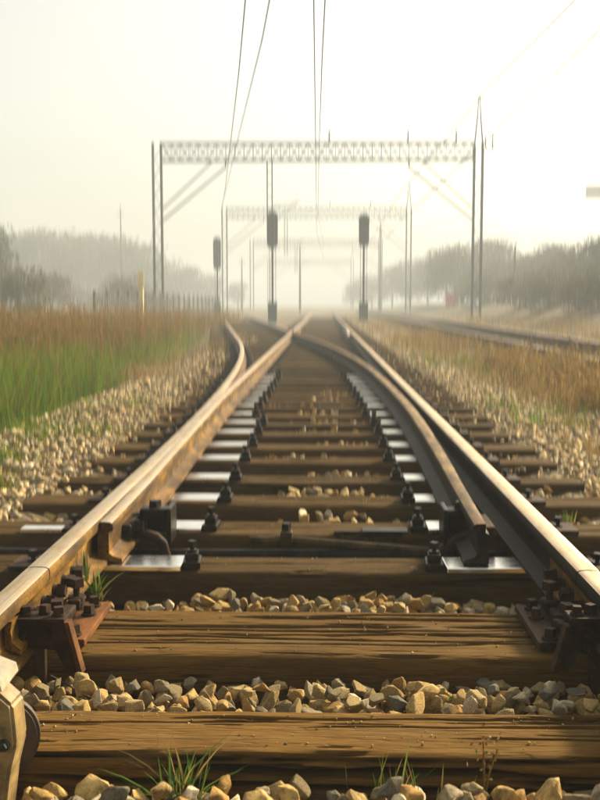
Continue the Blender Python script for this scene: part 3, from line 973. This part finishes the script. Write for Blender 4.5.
# crib between two and three
fill(-.70, .70, 2.85, 3.24, lambda x, y: -.092, .060, .045, .07)
fill(-.55, .55, 2.86, 3.12, lambda x, y: -.052, .058, .04, .065, .8)
fill(-.36, .34, 2.86, 3.04, lambda x, y: -.014, .055, .042, .068, .85)
# between three and four / four and five
fill(-.70, .70, 3.48, 3.78, lambda x, y: -.125, .068, .04, .07, .9)
fill(-.55, .55, 4.04, 4.35, lambda x, y: -.09, .062, .045, .07)
fill(-.10, .25, 4.06, 4.32, lambda x, y: -.040, .070, .05, .08, .6)
fill(-.55, .55, 4.61, 4.93, lambda x, y: -.09, .062, .045, .07)
fill(-.18, .27, 4.63, 4.88, lambda x, y: -.030, .070, .05, .08, .8)
for n in range(5, 15):
    ya_, yb_ = rows[n - 1][0] + .12, rows[n][0] - .12
    cx_ = random.uniform(-.15, .2); wx_ = random.uniform(.15, .4)
    fill(-.5, .5, ya_, yb_, lambda x, y: -.11, .066, .045, .07, .7)
    fill(cx_ - wx_, cx_ + wx_, ya_ + .02, yb_ - .06, lambda x, y: -.05, .066, .045, .075, .75)
    fill(cx_ - wx_ * .6, cx_ + wx_ * .6, ya_ + .02, yb_ - .14, lambda x, y: -.018, .075, .045, .07, .5)
# outside the rails
for (xa, xb) in ((-1.45, -.86), (.86, 1.45)):
    for (ya_, yb_, zz) in ((2.13, 2.45, -.06), (2.85, 3.24, -.08), (3.47, 3.78, -.10), (4.04, 4.35, -.07), (4.6, 4.95, -.06)):
        fill(xa, xb, ya_, yb_, lambda x, y: zz, .066, .045, .08, .85)
def shown(t):
    x, y, z, s = t
    px = 323 + (x - .03) / y * 1000; py = 303 + (.89 - z) / y * 1000
    vis = 1.0 if (-10 < px < 610 and py < 812) else 0.0
    if z < -.07: vis *= .45
    if abs(x) > .85: vis *= .6
    return vis * s / y
near.sort(key=shown, reverse=True)
for (x, y, z, s) in near[:300]:
    o = link("stone", random.choice(hero), ballast, (x, y, z))
    o.rotation_euler = (random.gauss(0, .45), random.gauss(0, .45), random.uniform(0, 6.28))
    s *= .92
    o.scale = (s * random.uniform(.9, 1.45), s * random.uniform(.85, 1.15), s * random.uniform(.8, 1.2))
rest = np.array(near[300:])
join_stones("gravel", rest[:, :3], rest[:, 3] * 1.1, heroVF, ballast, 'stone')
# grit and chips lying on the near sleepers
g_ = []
for (yc, L, me, W) in rows[:7]:
    for k in range(150):
        g_.append((rng.uniform(-.7, .7), yc + rng.uniform(-.5, .5) * (W - .05), .001, .004 + .010 * rng.random() ** 3))
g_ = np.array(g_)
join_stones("grit", g_[:, :3], g_[:, 3], lowVF, ballast, 'stone')
# wide shoulders
P_, S_ = [], []
def scatter(x0, x1, ya, yb, dens, smin, smax, zoff=0.0):
    n = int((x1 - x0) * (yb - ya) * dens)
    x = rng.uniform(x0, x1, n); y = rng.uniform(ya, yb, n)
    s = rng.uniform(smin, smax, n)
    s = s * rng.choice([.45, .7, 1.0, 1.15], n, p=[.25, .25, .35, .15])
    z = ballast_z(x, y) + s * rng.uniform(-.05, .38, n) + zoff
    P_.append(np.stack([x, y, z], 1)); S_.append(s)
scatter(-2.75, -1.30, 2.6, 8, 900, .045, .085)
scatter(-2.75, -1.30, 8, 14, 560, .05, .095)
scatter(-2.75, -1.55, 14, 26, 130, .06, .11)
scatter(1.33, 3.3, 2.6, 8, 850, .045, .085)
scatter(1.33, 3.3, 8, 14, 500, .05, .095)
scatter(1.33, 3.3, 14, 24, 110, .06, .11)
scatter(-2.2, -1.25, 4.9, 9, 260, .05, .09, .03)
# cribs further up
for n in range(5, 34):
    ya = rows[n - 1][0] + .12; yb2 = rows[n][0] - .12
    cnt = 46 if n < 16 else 26
    x = rng.uniform(-.62, .62, cnt); y = rng.uniform(ya, yb2, cnt); s = rng.uniform(.035, .075, cnt)
    P_.append(np.stack([x, y, -.150 + .12 * rng.random(cnt) ** 2.0 * np.exp(-(x / .35) ** 2)], 1)); S_.append(s)
    for (xa, xb) in ((-1.4 - float(delta(rows[n][0])), -.85 - float(delta(rows[n][0]))), (.85, 1.4)):
        cnt2 = 20
        x = rng.uniform(xa, xb, cnt2); y = rng.uniform(ya, yb2, cnt2); s = rng.uniform(.045, .08, cnt2)
        P_.append(np.stack([x, y, -.06 + .05 * rng.random(cnt2)], 1)); S_.append(s)
join_stones("gravel", np.concatenate(P_), np.concatenate(S_), lowVF, ballast)

# ------------------------------------------------------------------ grasses
def blades(n, xf, hmin, hmax, wid, lean, zf, seg=3, droop=.5, seedr=None):
    """n blades: xf() -> positions (n,2). Tapered strips."""
    r = np.random.default_rng(seedr or 3)
    xy = xf(r, n)
    n = len(xy)
    hgt = r.uniform(hmin, hmax, n) * r.uniform(.6, 1, n)
    az = r.uniform(0, 2 * np.pi, n); le = np.abs(r.normal(0, lean, n))
    dx, dy = np.cos(az), np.sin(az)
    wa = r.uniform(0, np.pi, n); wx, wy = np.cos(wa), np.sin(wa)
    z0 = zf(xy[:, 0], xy[:, 1])
    V = []
    for k in range(seg + 1):
        t = k / seg
        cx = xy[:, 0] + dx * le * hgt * (t + droop * t * t); cy = xy[:, 1] + dy * le * hgt * (t + droop * t * t)
        cz = z0 - .02 + hgt * (t - .35 * le * t * t)
        ww = wid * (1 - t) ** .7 * .5 + wid * .04
        V.append(np.stack([cx - wx * ww, cy - wy * ww, cz], 1)); V.append(np.stack([cx + wx * ww, cy + wy * ww, cz], 1))
    V = np.stack(V, 1)
    m_ = 2 * (seg + 1)
    f = np.array([[2 * k, 2 * k + 1, 2 * k + 3, 2 * k + 2] for k in range(seg)])
    F = (f[None] + (np.arange(n) * m_)[:, None, None]).reshape(-1, 4)
    return V.reshape(-1, 3), F
def merge(parts):
    Vs, Fs, o = [], [], 0
    for v, f in parts:
        Vs.append(v); Fs.append(f + o); o += len(v)
    return np.concatenate(Vs), np.concatenate(Fs)
def stuff(name, parts, m):
    V, F = merge(parts)
    o = link(name, np_mesh(name, V, F, m)); o["kind"] = "stuff"
    return o
def clumpy(x0, x1, ya, yb, nc, spread):
    def f(r, n):
        c = np.stack([r.uniform(x0, x1, nc), ya + (yb - ya) * r.random(nc) ** 1.5], 1)
        k = r.integers(0, nc, n)
        p = c[k] + r.normal(0, spread, (n, 2))
        return p[(p[:, 0] > x0 - .2) & (p[:, 0] < x1 + .2)]
    return f
gz = lambda x, y: np.maximum(ground_z(x, y), ballast_z(x, y))
stuff("green_grass", [blades(26000, clumpy(-5.4, -2.75, 5.4, 14.0, 300, .16), .25, .92, .010, .40, gz, seedr=21),
                      blades(3600, clumpy(-2.8, -1.45, 3.9, 9, 44, .07), .06, .22, .009, .5, gz, seedr=22),
                      blades(5000, clumpy(-7.5, -2.9, 11, 30, 200, .25), .3, .9, .014, .35, gz, seedr=23),
                      blades(1500, clumpy(1.5, 3.6, 6, 20, 36, .12), .08, .3, .009, .4, gz, seedr=24)], M['green'])
def stalks(n, xf, hmin, hmax, seedr):
    V, F = blades(n, xf, hmin, hmax, .010, .12, gz, 3, .3, seedr)
    # small leaves along the stalks
    r = np.random.default_rng(seedr + 1)
    V4 = V.reshape(-1, 8, 3)
    k = 9
    ids = np.repeat(np.arange(len(V4)), k)
    t = r.uniform(.35, 1.0, len(ids))
    b0 = V4[ids, 0]; top = V4[ids, 6]
    c = b0 + (top - b0) * t[:, None] + r.normal(0, .035, (len(ids), 3))
    u = r.normal(size=(len(ids), 3)); u /= np.linalg.norm(u, axis=1)[:, None]
    v = np.cross(u, r.normal(size=(len(ids), 3))); v /= np.linalg.norm(v, axis=1)[:, None]
    sz = r.uniform(.012, .034, len(ids))[:, None]
    Q_ = np.stack([c - u * sz, c + v * sz * .45, c + u * sz, c - v * sz * .45], 1).reshape(-1, 3)
    FQ = np.arange(len(Q_)).reshape(-1, 4)
    return merge([(V, F), (Q_, FQ)])
stuff("brown_weeds", [stalks(4600, clumpy(-6.5, -3.6, 13, 24, 260, .25), .7, 1.30, 31),
                      stalks(6000, clumpy(-9.3, -3.4, 18, 46, 420, .35), .7, 1.25, 32),
                      stalks(1300, clumpy(-5.4, -2.8, 7.0, 14, 60, .2), .35, 1.0, 33),
                      stalks(1800, clumpy(-20, -9.6, 22, 60, 160, .5), .7, 1.3, 35)], M['weed'])
stuff("dry_grass", [blades(4200, clumpy(1.9, 3.5, 9, 30, 230, .12), .10, .42, .009, .4, gz, seedr=41),
                    blades(1500, clumpy(1.6, 3.3, 4.6, 8, 60, .10), .05, .28, .008, .4, gz, seedr=42),
                    blades(2200, clumpy(1.4, 3.5, 20, 60, 160, .3), .12, .42, .016, .25, gz, seedr=43),
                    blades(1600, clumpy(-3.3, -2.0, 12, 30, 110, .15), .1, .4, .012, .3, gz, seedr=44),
                    stalks(1500, clumpy(2.4, 3.5, 6.2, 16, 60, .16), .2, .55, 45),
                    blades(5000, clumpy(6.6, 14, 14, 60, 240, .35), .3, .8, .018, .25, gz, seedr=46),
                    stalks(1800, clumpy(7.0, 16, 20, 60, 120, .4), .5, 1.1, 47)], M['dry'])

def tuft(px, py, Y, n, h, label, m='tuft', lean=.45, wid=.006, spread=.02, seedr=1):
    p = P(px, py, Y)
    V, F = blades(n, lambda r, k: r.normal(0, spread, (k, 2)), h * .6, h * 1.25, wid, lean, lambda x, y: 0 * x, 4, .6, seedr)
    o = link("grass_tuft", np_mesh("grass_tuft", V, F, M[m]), None, p)
    return tag(o, label, "grass tuft", "grass tufts between the sleepers")
tuft(181, 800, 1.86, 80, .16, "dense green grass tuft in front of the nearest sleeper, below the left half", seedr=51)
tuft(395, 803, 1.86, 34, .145, "thin green grass tuft in front of the nearest sleeper, right of centre", lean=.3, seedr=52, spread=.035)
tuft(437, 694, 2.28, 11, .045, "tiny green grass tuft among the stones behind the nearest sleeper", seedr=53, wid=.004)
tuft(97, 592, 2.90, 16, .13, "long green blades beside the left rail joint at the oiled sleeper", lean=.5, wid=.010, spread=.008, seedr=54)
tuft(85, 582, 3.02, 8, .17, "upright broad green blades squeezed against the left rail web", lean=.06, wid=.014, spread=.005, seedr=55)
tuft(567, 519, 4.2, 16, .06, "small bright green tuft outside the right rail between sleeper ends", seedr=56)
wp = empty("dry_weed", "brown dry weed with small seed heads before the nearest sleeper, at right", "weed", P(484, 803, 1.86))
mb = MB()
for q in range(3):
    an = random.uniform(-.25, .25); hh = (.13, .095, .105)[q]
    pts = [(0, 0, 0), (.3 * an * hh, 0, hh * .5), (an * hh, .01, hh)]
    mb.tube(pts, .0016, 5)
mb.build("stem", M['weed'], wp)
mb = MB()
for q in range(46):
    t = random.uniform(.3, 1); p = Vector((random.gauss(0, .011), random.gauss(0, .010), (.128) * t))
    u = Vector((random.gauss(0, 1), random.gauss(0, 1), random.gauss(0, 1))).normalized() * .005; v = u.orthogonal().normalized() * .003
    mb.add([p - u, p + v, p + u, p - v], [(0, 1, 2, 3)])
mb.build("seed_heads", M['weed'], wp)
tw = MB(); tw.tube([P(51, 676, 2.42), P(70, 686, 2.36), P(92, 700, 2.30)], [.003, .0026, .002], 6)
tag(tw.build("twig", M['bark']), "thin bare twig lying over stones beside the left bracket", "twig")

# ------------------------------------------------------------------ overhead line: gantries
ins_mb = MB()
for k in range(5):
    bm = bmesh.new(); bmesh.ops.create_cone(bm, cap_ends=True, segments=10, radius1=.09, radius2=.05, depth=.07, matrix=Matrix.Translation((0, 0, .08 + k * .12))); ins_mb.bm(bm)
ins_mb.tube([(0, 0, 0), (0, 0, .72)], .035, 8)
ins_me = ins_mb.mesh("insulator", M['porcelain'], True)
def lattice_post(parent, x, y, h, spike, name="post"):
    sep = .25
    pb = MB()
    for s in (-1, 1):
        pb.box(x + s * sep - .07, x + s * sep + .07, y - .09, y + .09, -.25, h)
    if spike:
        for s in (-1, 1):
            pb.tube([(x + s * sep, y, h + .001), (x + s * .10, y, h + spike * .55), (x + s * .03, y, h + spike)], [.05, .04, .02], 6)
    po = pb.build(name, M['grey_steel'], parent)
    lb = MB()
    k = 0; z = .3
    while z < h - .6:
        a = -1 if k % 2 else 1
        for yo in (-.085, .085):
            lb.tube([(x + a * (sep - .075), y + yo, z), (x - a * (sep - .075), y + yo, z + .55)], .009, 4)
        z += .55; k += 1
    lb.build("lacing", M['grey_steel'], po)
    MB().box(x - .45, x + .45, y - .35, y + .35, -.4, -.12, 0, .02).build("footing", M['wall'], po)
    return po
def gantry(Y, xl, xr, zb, label, insul, drops=(), spikes=(0, 3.0), full=True):
    g = empty("catenary_gantry", label, "gantry", (0, 0, 0), "catenary gantries over the tracks")
    lattice_post(g, xl, Y, zb + .35 + (.25 if not spikes[0] else 0), spikes[0])
    lattice_post(g, xr, Y, zb + .35, spikes[1])
    bm_ = MB()
    a, b2 = xl + .31, xr - .31
    H, D = .52, .28
    for zz in (-H, H):
        for yy in (-D, D):
            bm_.box(a, b2, Y + yy - .035, Y + yy + .035, zb + zz - .035, zb + zz + .035)
    beam = bm_.build("beam", M['grey_steel'], g)
    br = MB(); n = int((b2 - a) / .55); st = (b2 - a) / n
    for k in range(n):
        x0, x1 = a + k * st, a + (k + 1) * st
        zz = (-H, H) if k % 2 else (H, -H)
        for yy in (-D, D):
            br.tube([(x0, Y + yy, zb + zz[0]), (x1, Y + yy, zb + zz[1])], .020, 4)
            br.tube([(x0, Y + yy * .93, zb - zz[0]), (x1, Y + yy * .93, zb - zz[1])], .016, 4)
            br.tube([(x1, Y + yy, zb - H), (x1, Y + yy, zb + H)], .013, 4)
        br.tube([(x0, Y - D, zb - H), (x1, Y + D, zb - H)], .016, 4)
    br.build("bracing", M['grey_steel'], beam)
    for s, xp in ((1, xl), (-1, xr)):
        kb = MB()
        for yy in (-.12, .12):
            kb.tube([(xp + s * .32, Y + yy, zb - 4.1), (xp + s * 4.2, Y + yy, zb - .9), (xp + s * 4.2, Y + yy, zb - .55)], .04, 5)
            kb.tube([(xp + s * .32, Y + yy, zb - 3.4), (xp + s * 3.4, Y + yy, zb - .55)], .03, 5)
        kb.build("knee_brace", M['grey_steel'], g)
    for xi in insul:
        i_ = link("insulator", ins_me, g); i_.location = (xi, Y, zb + H + .045)
    for xd in drops:
        db = MB()
        for s in (-1, 1):
            db.box(xd + s * .15 - .035, xd + s * .15 + .035, Y - .06, Y + .06, zb - 4.4, zb - H - .04)
        for k in range(5):
            db.box(xd - .115, xd + .115, Y - .02, Y + .02, zb - 1.2 - k * .75, zb - 1.14 - k * .75)
        dp = db.build("drop_post", M['grey_steel'], g)
        MB().tube([(xd + .19, Y, zb - 3.2), (xd + 1.9, Y, zb - 2.9)], .03, 6).build("cantilever_arm", M['grey_steel'], dp)
        MB().tube([(xd + .19, Y, zb - 4.2), (xd + 1.7, Y, zb - 3.0)], .025, 6).build("cantilever_strut", M['grey_steel'], dp)
    return g
def gx(px, Y): return P(px, 303, Y).x
def gzv(py, Y): return P(300, py, Y).z
GY = (62, 108, 152, 200)
insX = [gx(329, 62), gx(406.5, 62), gx(454, 62)]
gantry(62, gx(159, 62), gx(476, 62), gzv(152, 62), "nearest tall lattice steel gantry spanning all tracks, with pointed right post", insX, drops=(gx(270, 62),))
gantry(108, gx(225, 108), gx(408, 108), gzv(213, 108), "second lattice steel gantry, fainter, framed inside the nearest one", [gx(330, 108), gx(370, 108)], drops=(gx(286, 108),))
gantry(152, gx(252, 152), gx(380, 152), gzv(243, 152), "third pale lattice gantry deep in the haze between the signals", [], drops=(gx(296, 152),), spikes=(0, 2.6))
gantry(200, gx(269, 200), gx(352, 200), gzv(262, 200), "farthest barely visible gantry in the haze over the vanishing tracks", [], spikes=(0, 2.2))
# insulators outside the right post
for px in (483, 490):
    i_ = link("insulator", ins_me, bpy.data.objects["catenary_gantry"]); i_.location = (gx(px, 62), 62, gzv(152, 62) + .2)
MB().box(gx(478, 62) + .3, gx(492, 62), 61.95, 62.05, gzv(152, 62) + .08, gzv(152, 62) + .19).build("side_arm", M['grey_steel'], bpy.data.objects["catenary_gantry"])

# ---- wires
def wire(pts, label, r=.011):
    P_ = []
    for (a, b2) in zip(pts[:-1], pts[1:]):
        a, b2 = Vector(a), Vector(b2)
        n = 10
        for k in range(n):
            t = k / n
            P_.append(a.lerp(b2, t))
    P_.append(Vector(pts[-1]))
    o = MB().tube(P_, r, 5).build("overhead_wire", M['wire'])
    return tag(o, label, "wire", "overhead wires")
def sag(a, b2, s, n=6):
    a, b2 = Vector(a), Vector(b2)
    return [a.lerp(b2, k / n) - Vector((0, 0, 4 * s * (k / n) * (1 - k / n))) for k in range(n + 1)]
hz = 4.75 + .89
wire([(-.10, -2, hz), (-.12, 15, hz), P(316.5, 210, 50), P(316.5, 232, 66), (.1, 108, hz)], "thin straight contact wire, left of the central pair above the tracks")
wire([P(327, -40, 14), P(322, 60, 19.5), P(319, 150, 40), P(318, 215, 62), (.15, 108, hz + 1.2)], "thin overhead wire, right of the central pair above the tracks")
wire([P(248, -30, 14), P(239, 70, 20), P(225, 190, 41), P(221, 214, 62)], "faint overhead wire slanting down at the left, outer of the left pair")
wire([P(277, -40, 14), P(262, 40, 17.5), P(240, 130, 30), P(226, 190, 50), P(222, 205, 62)], "faint overhead wire slanting down at the left, inner of the left pair", .011)
wire([P(640, -75, 12), P(575, 0, 15.5), P(485, 92, 23), P(400, 193, 62), P(365, 250, 108)], "faint upper wire crossing the top right corner toward the gantry", .019)
wire([P(680, -50, 12), P(600, 30, 17), P(500, 127, 27), P(400, 222, 62), P(372, 255, 108)], "faint lower wire crossing the right side below another wire", .021)
wire([P(147, 275, 31.9), P(156, 205, 61.7)], "thin stay wire from the yellow post up to the left gantry post", .008)

# ------------------------------------------------------------------ signals
def signal(px, Y, py_top, py_head, py_foot, label, wh):
    x = gx(px, Y); top = gzv(py_top, Y); hb = gzv(py_head, Y)
    t = empty("railway_signal", label, "railway signal", (x, Y, -.15), "railway signals beside the tracks")
    o = lambda z: z + .15
    MB().tube([(0, .06, -.1), (0, .06, o(top) - .25)], .055, 10).build("mast", M['grey_steel'], t, True)
    bm = bmesh.new()
    bmesh.ops.create_cone(bm, cap_ends=True, segments=24, radius1=wh, radius2=wh, depth=.05)
    Hh = (o(top) - o(hb))
    for v in bm.verts:
        v.co = Vector((v.co.x, v.co.z, v.co.y))
        v.co.z += math.copysign(max(0, Hh / 2 - wh), v.co.z)
        v.co.z += (o(top) + o(hb)) / 2; v.co.y -= .03
    mb = MB(); mb.bm(bm); head = mb.build("signal_head", M['cabinet'], t)
    nl = 4
    for k in range(nl):
        z = o(hb) + wh * .7 + (Hh - wh * 1.4) * k / (nl - 1)
        lm = MB().tube([(0, -.075, z), (0, -.05, z)], wh * .38, 14).build("lens", M['lens'], head, True)
        hd = MB()
        bm = bmesh.new(); bmesh.ops.create_cone(bm, cap_ends=False, segments=14, radius1=wh * .46, radius2=wh * .42, depth=.22, matrix=Matrix.Translation((0, -.17, z)) @ Matrix.Rotation(R(90), 4, 'X'))
        bmesh.ops.delete(bm, geom=[f for f in bm.faces if f.calc_center_median().z < z - wh * .2], context='FACES')
        bmesh.ops.solidify(bm, geom=bm.faces[:], thickness=.006)
        hd.bm(bm); hd.build("hood", M['black'], head)
    ld = MB()
    for s in (-1, 1): ld.tube([(s * .17, .16, 0), (s * .17, .16, o(hb) + .2)], .012, 5)
    z = .3
    while z < o(hb): ld.tube([(-.17, .16, z), (.17, .16, z)], .010, 4); z += .32
    ld.build("ladder", M['grey_steel'], t)
    cbx = MB().box(-.24, .24, -.16, .20, -.05, 1.05, 0, .02).build("relay_box", M['cabinet'], t)
    MB().box(-.27, .27, -.19, .23, 1.051, 1.09, 0, .008).build("box_lid", M['cabinet'], cbx)
    MB().box(.08, .11, -.185, -.161, .45, .62, 0, .004).build("handle", M['black'], cbx)
    return t
signal(272.5, 54, 211, 249, 318, "tall dark railway signal left of centre with oval head and box at foot", .30)
signal(363.5, 54, 214, 247, 322, "dark railway signal right of centre with oval head and box at foot", .28)
signal(217.5, 72, 237, 270, 312, "smaller dark railway signal further left beside the second gantry post", .28)
# thin poles
for px, Y, pt, lab in ((300, 120, 245, "thin pole standing in the haze between the two central signals"), (514, 85, 246, "thin dark pole among the hazy trees at the right"),
                       (122, 130, 206, "thin hazy pole rising above the trees at the left"), (380, 130, 222, "thin pointed pole right of the right signal, deep in haze"),
                       (242, 140, 258, "thin short pole between the left signals in the haze")):
    x = gx(px, Y); z = gzv(pt, Y)
    t = empty("line_pole", lab, "pole", (x, Y, -.2), "thin poles in the haze")
    MB().tube([(0, 0, 0), (0, 0, z * .6), (0, 0, z + .2)], [.14, .11, .06], 8).build("shaft", M['grey_steel'], t, True)
    MB().box(-.5, .5, -.05, .05, z * .93, z * .93 + .09).build("crossarm", M['grey_steel'], t)

# lamp at the right edge, its mast outside the frame
Y = 190; a = P(586, 185, Y); b2 = P(603, 199, Y)
t = empty("yard_lamp", "pale grey box lamp hanging at the right edge of the sky", "lamp", (b2.x + .5, Y, -.2))
MB().tube([(0, 0, 0), (0, 0, a.z + .5)], [.10, .07], 8).build("mast", M['grey_steel'], t, True)
MB().box(a.x - b2.x - .5, -.5, -.12, .12, b2.z + .2, a.z + .2, 0, .04).build("lamp_box", M['wall'], t)
MB().tube([(-.5, 0, (a.z + b2.z) / 2 + .2), (0, 0, (a.z + b2.z) / 2 + .3)], .04, 6).build("arm", M['grey_steel'], t)

# yellow marker post
p = P(142, 337, 32)
t = empty("marker_post", "slim pale yellow post standing in the weeds at left before the gantry", "post", (p.x, 32, -.2))
MB().box(-.065, .065, -.065, .065, 0, 2.02, 0, .01).build("shaft", M['post_paint'], t)
MB().box(-.10, .10, -.09, -.0655, 1.55, 2.10, 0, .01).build("board", M['post_paint'], t)

# picket fence
xf = lambda y: -9.55 + (y - 43) * .006
fc = empty("picket_fence", "dark wooden picket fence behind the brown weeds at left", "fence", (0, 0, 0))
sl_me = MB().box(-.015, .015, -.055, .055, 0, 1.28, 0, .004)
sl_me.prism([(-.015, -.055, 1.281), (-.015, .055, 1.281), (-.015, 0, 1.36)], (0, 0, 0), (.03, 0, 0))
slat = sl_me.mesh("slat", M['fence'])
y = 42.5; k = 0
while y < 90:
    o = link("slat", slat, fc, (xf(y), y, -.1 + random.uniform(-.03, .03)))
    o.rotation_euler.x = random.uniform(-.02, .02)
    y += .34 if y < 60 else .5
pst = MB().box(-.06, .06, -.06, .06, -.2, 1.45, 0, .01).mesh("post", M['fence'])
y = 42.4
while y < 90.5:
    link("post", pst, fc, (xf(y) - .1, y, 0)); y += 2.4
for zz in (.25, .95):
    mb = MB(); mb.prism([(xf(42) - .05, 42, zz), (xf(42) - .018, 42, zz), (xf(42) - .018, 42, zz + .09), (xf(42) - .05, 42, zz + .09)], (xf(42), 42, 0), (xf(90.5), 90.5, 0))
    mb.build("rail_board", M['fence'], fc)

# red board at right
Y = 92; p = P(452, 300, Y)
t = empty("red_board", "faded red square board low in the haze left of the right gantry post", "sign", (p.x, Y, -.2))
MB().box(-.6, .6, -.03, .03, .65, 2.05, 0, .02).build("panel", M['red'], t)
for s in (-1, 1): MB().box(s * .3 - .04, s * .3 + .04, .035, .11, 0, 1.9).build("post", M['grey_steel'], t)

# low bank on the far right
def bank_z(X, Y):
    return -.25 + 1.05 * np.exp(-((X - 13.5) / 2.6) ** 2) + .08 * fbm2(X * .8, Y * .3, 61, 3)
xs = np.linspace(8, 19, 30); ys = np.linspace(16, 160, 90)
bank = link("earth_bank", grid("earth_bank", xs, ys, bank_z, M['soil'])); bank["kind"] = "structure"

# ------------------------------------------------------------------ trees
def tree_meshes(seed, H, W, nleaf, leaf, m, shape):
    r = np.random.default_rng(seed); rr = random.Random(seed)
    tr = MB()
    tr.tube([(0, 0, 0), (.03 * H * rr.uniform(-1, 1), 0, H * .3), (.03 * H * rr.uniform(-1, 1), .02 * H, H * .62), (0, 0, H * .9)], [.022 * H, .017 * H, .010 * H, .003 * H], 8)
    limbs = []
    for k in range(11):
        z0 = H * rr.uniform(.22, .7); az = rr.uniform(0, 6.28); ln = W * rr.uniform(.45, .95) * (1 - .4 * (z0 / H))
        e = (math.cos(az) * ln, math.sin(az) * ln, z0 + H * rr.uniform(.08, .24))
        tr.tube([(0, 0, z0), (e[0] * .5, e[1] * .5, z0 + (e[2] - z0) * .35), e], [.008 * H, .005 * H, .002 * H], 5)
        limbs.append(e)
    trunk = tr.mesh("trunk", M['bark'], True)
    cl = []
    for k in range(46):
        if shape == 'poplar':
            z = H * rr.uniform(.15, .98); rad = W * .55 * math.sin(math.pi * min(1, (z / H) ** .8)) ** .6
        else:
            z = H * rr.uniform(.28, .97); rad = W * math.sqrt(max(.03, 1 - ((z / H - .58) / .42) ** 2))
        az = rr.uniform(0, 6.28); q = rad * math.sqrt(rr.uniform(.05, 1)) * .9
        cl.append((math.cos(az) * q, math.sin(az) * q, z, W * rr.uniform(.13, .28)))
    for e in limbs: cl.append((*e, W * .2))
    cl = np.array(cl)
    k = r.integers(0, len(cl), nleaf)
    c = cl[k, :3] + np.clip(r.normal(size=(nleaf, 3)), -1.5, 1.5) * cl[k, 3:4] * np.array([1, 1, .7])
    u = r.normal(size=(nleaf, 3)); u /= np.linalg.norm(u, axis=1)[:, None]
    v = np.cross(u, r.normal(size=(nleaf, 3))); v /= np.linalg.norm(v, axis=1)[:, None]
    sz = (leaf * r.uniform(.5, 1.2, nleaf))[:, None]
    V = np.stack([c - u * sz, c + v * sz * .6, c + u * sz, c - v * sz * .6], 1).reshape(-1, 3)
    crown = np_mesh("crown", V, np.arange(len(V)).reshape(-1, 4), M[m])
    return trunk, crown
protos = {
    'a': tree_meshes(1, 9, 3.4, 3900, .21, 'leaf_a', 'round'),
    'b': tree_meshes(2, 8, 3.6, 3400, .21, 'leaf_b', 'round'),
    'c': tree_meshes(3, 6, 3.0, 3200, .17, 'leaf_c', 'round'),
    'd': tree_meshes(4, 10, 1.6, 3600, .18, 'leaf_a', 'poplar'),
    'e': tree_meshes(5, 5, 2.7, 3000, .16, 'leaf_b', 'round')}
HH = {'a': 9, 'b': 8, 'c': 6, 'd': 10, 'e': 5}
KN = {'a': "grey green round tree", 'b': "olive green round tree", 'c': "russet bushy tree", 'd': "slender upright tree", 'e': "low olive bushy tree"}
def tree(px, Y, py_top, kind, label, group):
    x = gx(px, Y); z = gzv(py_top, Y) + .2
    t = empty("tree", label, "tree", (x, Y, -.2), group, random.uniform(0, 6.28))
    s = z / HH[kind]
    t.scale = (s * random.uniform(.95, 1.2), s * random.uniform(.95, 1.2), s)
    link("trunk", protos[kind][0], t); link("crown", protos[kind][1], t)
left_trees = [(-14, 60, 226, 'a'), (2, 110, 236, 'd'), (18, 130, 236, 'a'), (38, 150, 232, 'a'), (58, 140, 234, 'b'), (80, 150, 238, 'a'), (101, 160, 236, 'a'), (122, 150, 240, 'b'), (143, 160, 246, 'a'),
              (166, 170, 262, 'e'), (188, 180, 268, 'a'), (208, 190, 276, 'e'), (18, 42, 270, 'e'), (50, 70, 274, 'c'), (128, 75, 277, 'e'), (238, 210, 283, 'b'), (-30, 150, 228, 'b'), (70, 105, 287, 'e'), (88, 110, 288, 'e'), (106, 115, 286, 'c'), (148, 120, 287, 'e'), (170, 130, 290, 'e'), (32, 95, 284, 'e')]
left_trees.sort()
for k, (px, Y, pt, kd) in enumerate(left_trees, 1):
    tree(px, Y, pt, kd, f"hazy {KN[kd]}, {ORD[k]} from the left in the tree line", "trees in the haze at left")
right_trees = [(392, 190, 268, 'a'), (410, 170, 262, 'b'), (428, 160, 258, 'a'), (446, 120, 250, 'a'), (463, 110, 247, 'b'), (490, 120, 242, 'a'), (504, 100, 258, 'c'), (524, 105, 256, 'a'), (541, 90, 255, 'b'),
               (556, 95, 246, 'a'), (570, 80, 256, 'c'), (586, 75, 248, 'b'), (604, 70, 240, 'a'), (520, 62, 278, 'c'), (548, 55, 274, 'e'), (578, 48, 276, 'c'), (604, 45, 270, 'e'), (480, 80, 276, 'e'), (630, 60, 235, 'a'), (372, 200, 276, 'e'), (352, 220, 284, 'b')]
right_trees.sort()
for k, (px, Y, pt, kd) in enumerate(right_trees, 1):
    tree(px, Y, pt, kd, f"hazy {KN[kd]}, {ORD[k]} along the right tree line from the middle", "trees in the haze at right")

# ------------------------------------------------------------------ haze
hm = bpy.data.materials.new("haze_air"); hm.use_nodes = True
nt = hm.node_tree
nt.nodes.remove(nt.nodes["Principled BSDF"])
pv = nt.nodes.new("ShaderNodeVolumePrincipled")
pv.inputs["Color"].default_value = (0.78, 0.86, 0.94, 1)
pv.inputs["Density"].default_value = HAZE_DENSITY
pv.inputs["Anisotropy"].default_value = 0.0
nt.links.new(pv.outputs[0], nt.nodes["Material Output"].inputs["Volume"])
hb = MB().box(-660, 660, -80, 700, -1.6, 17.5).build("haze", hm)
hb["kind"] = "stuff"
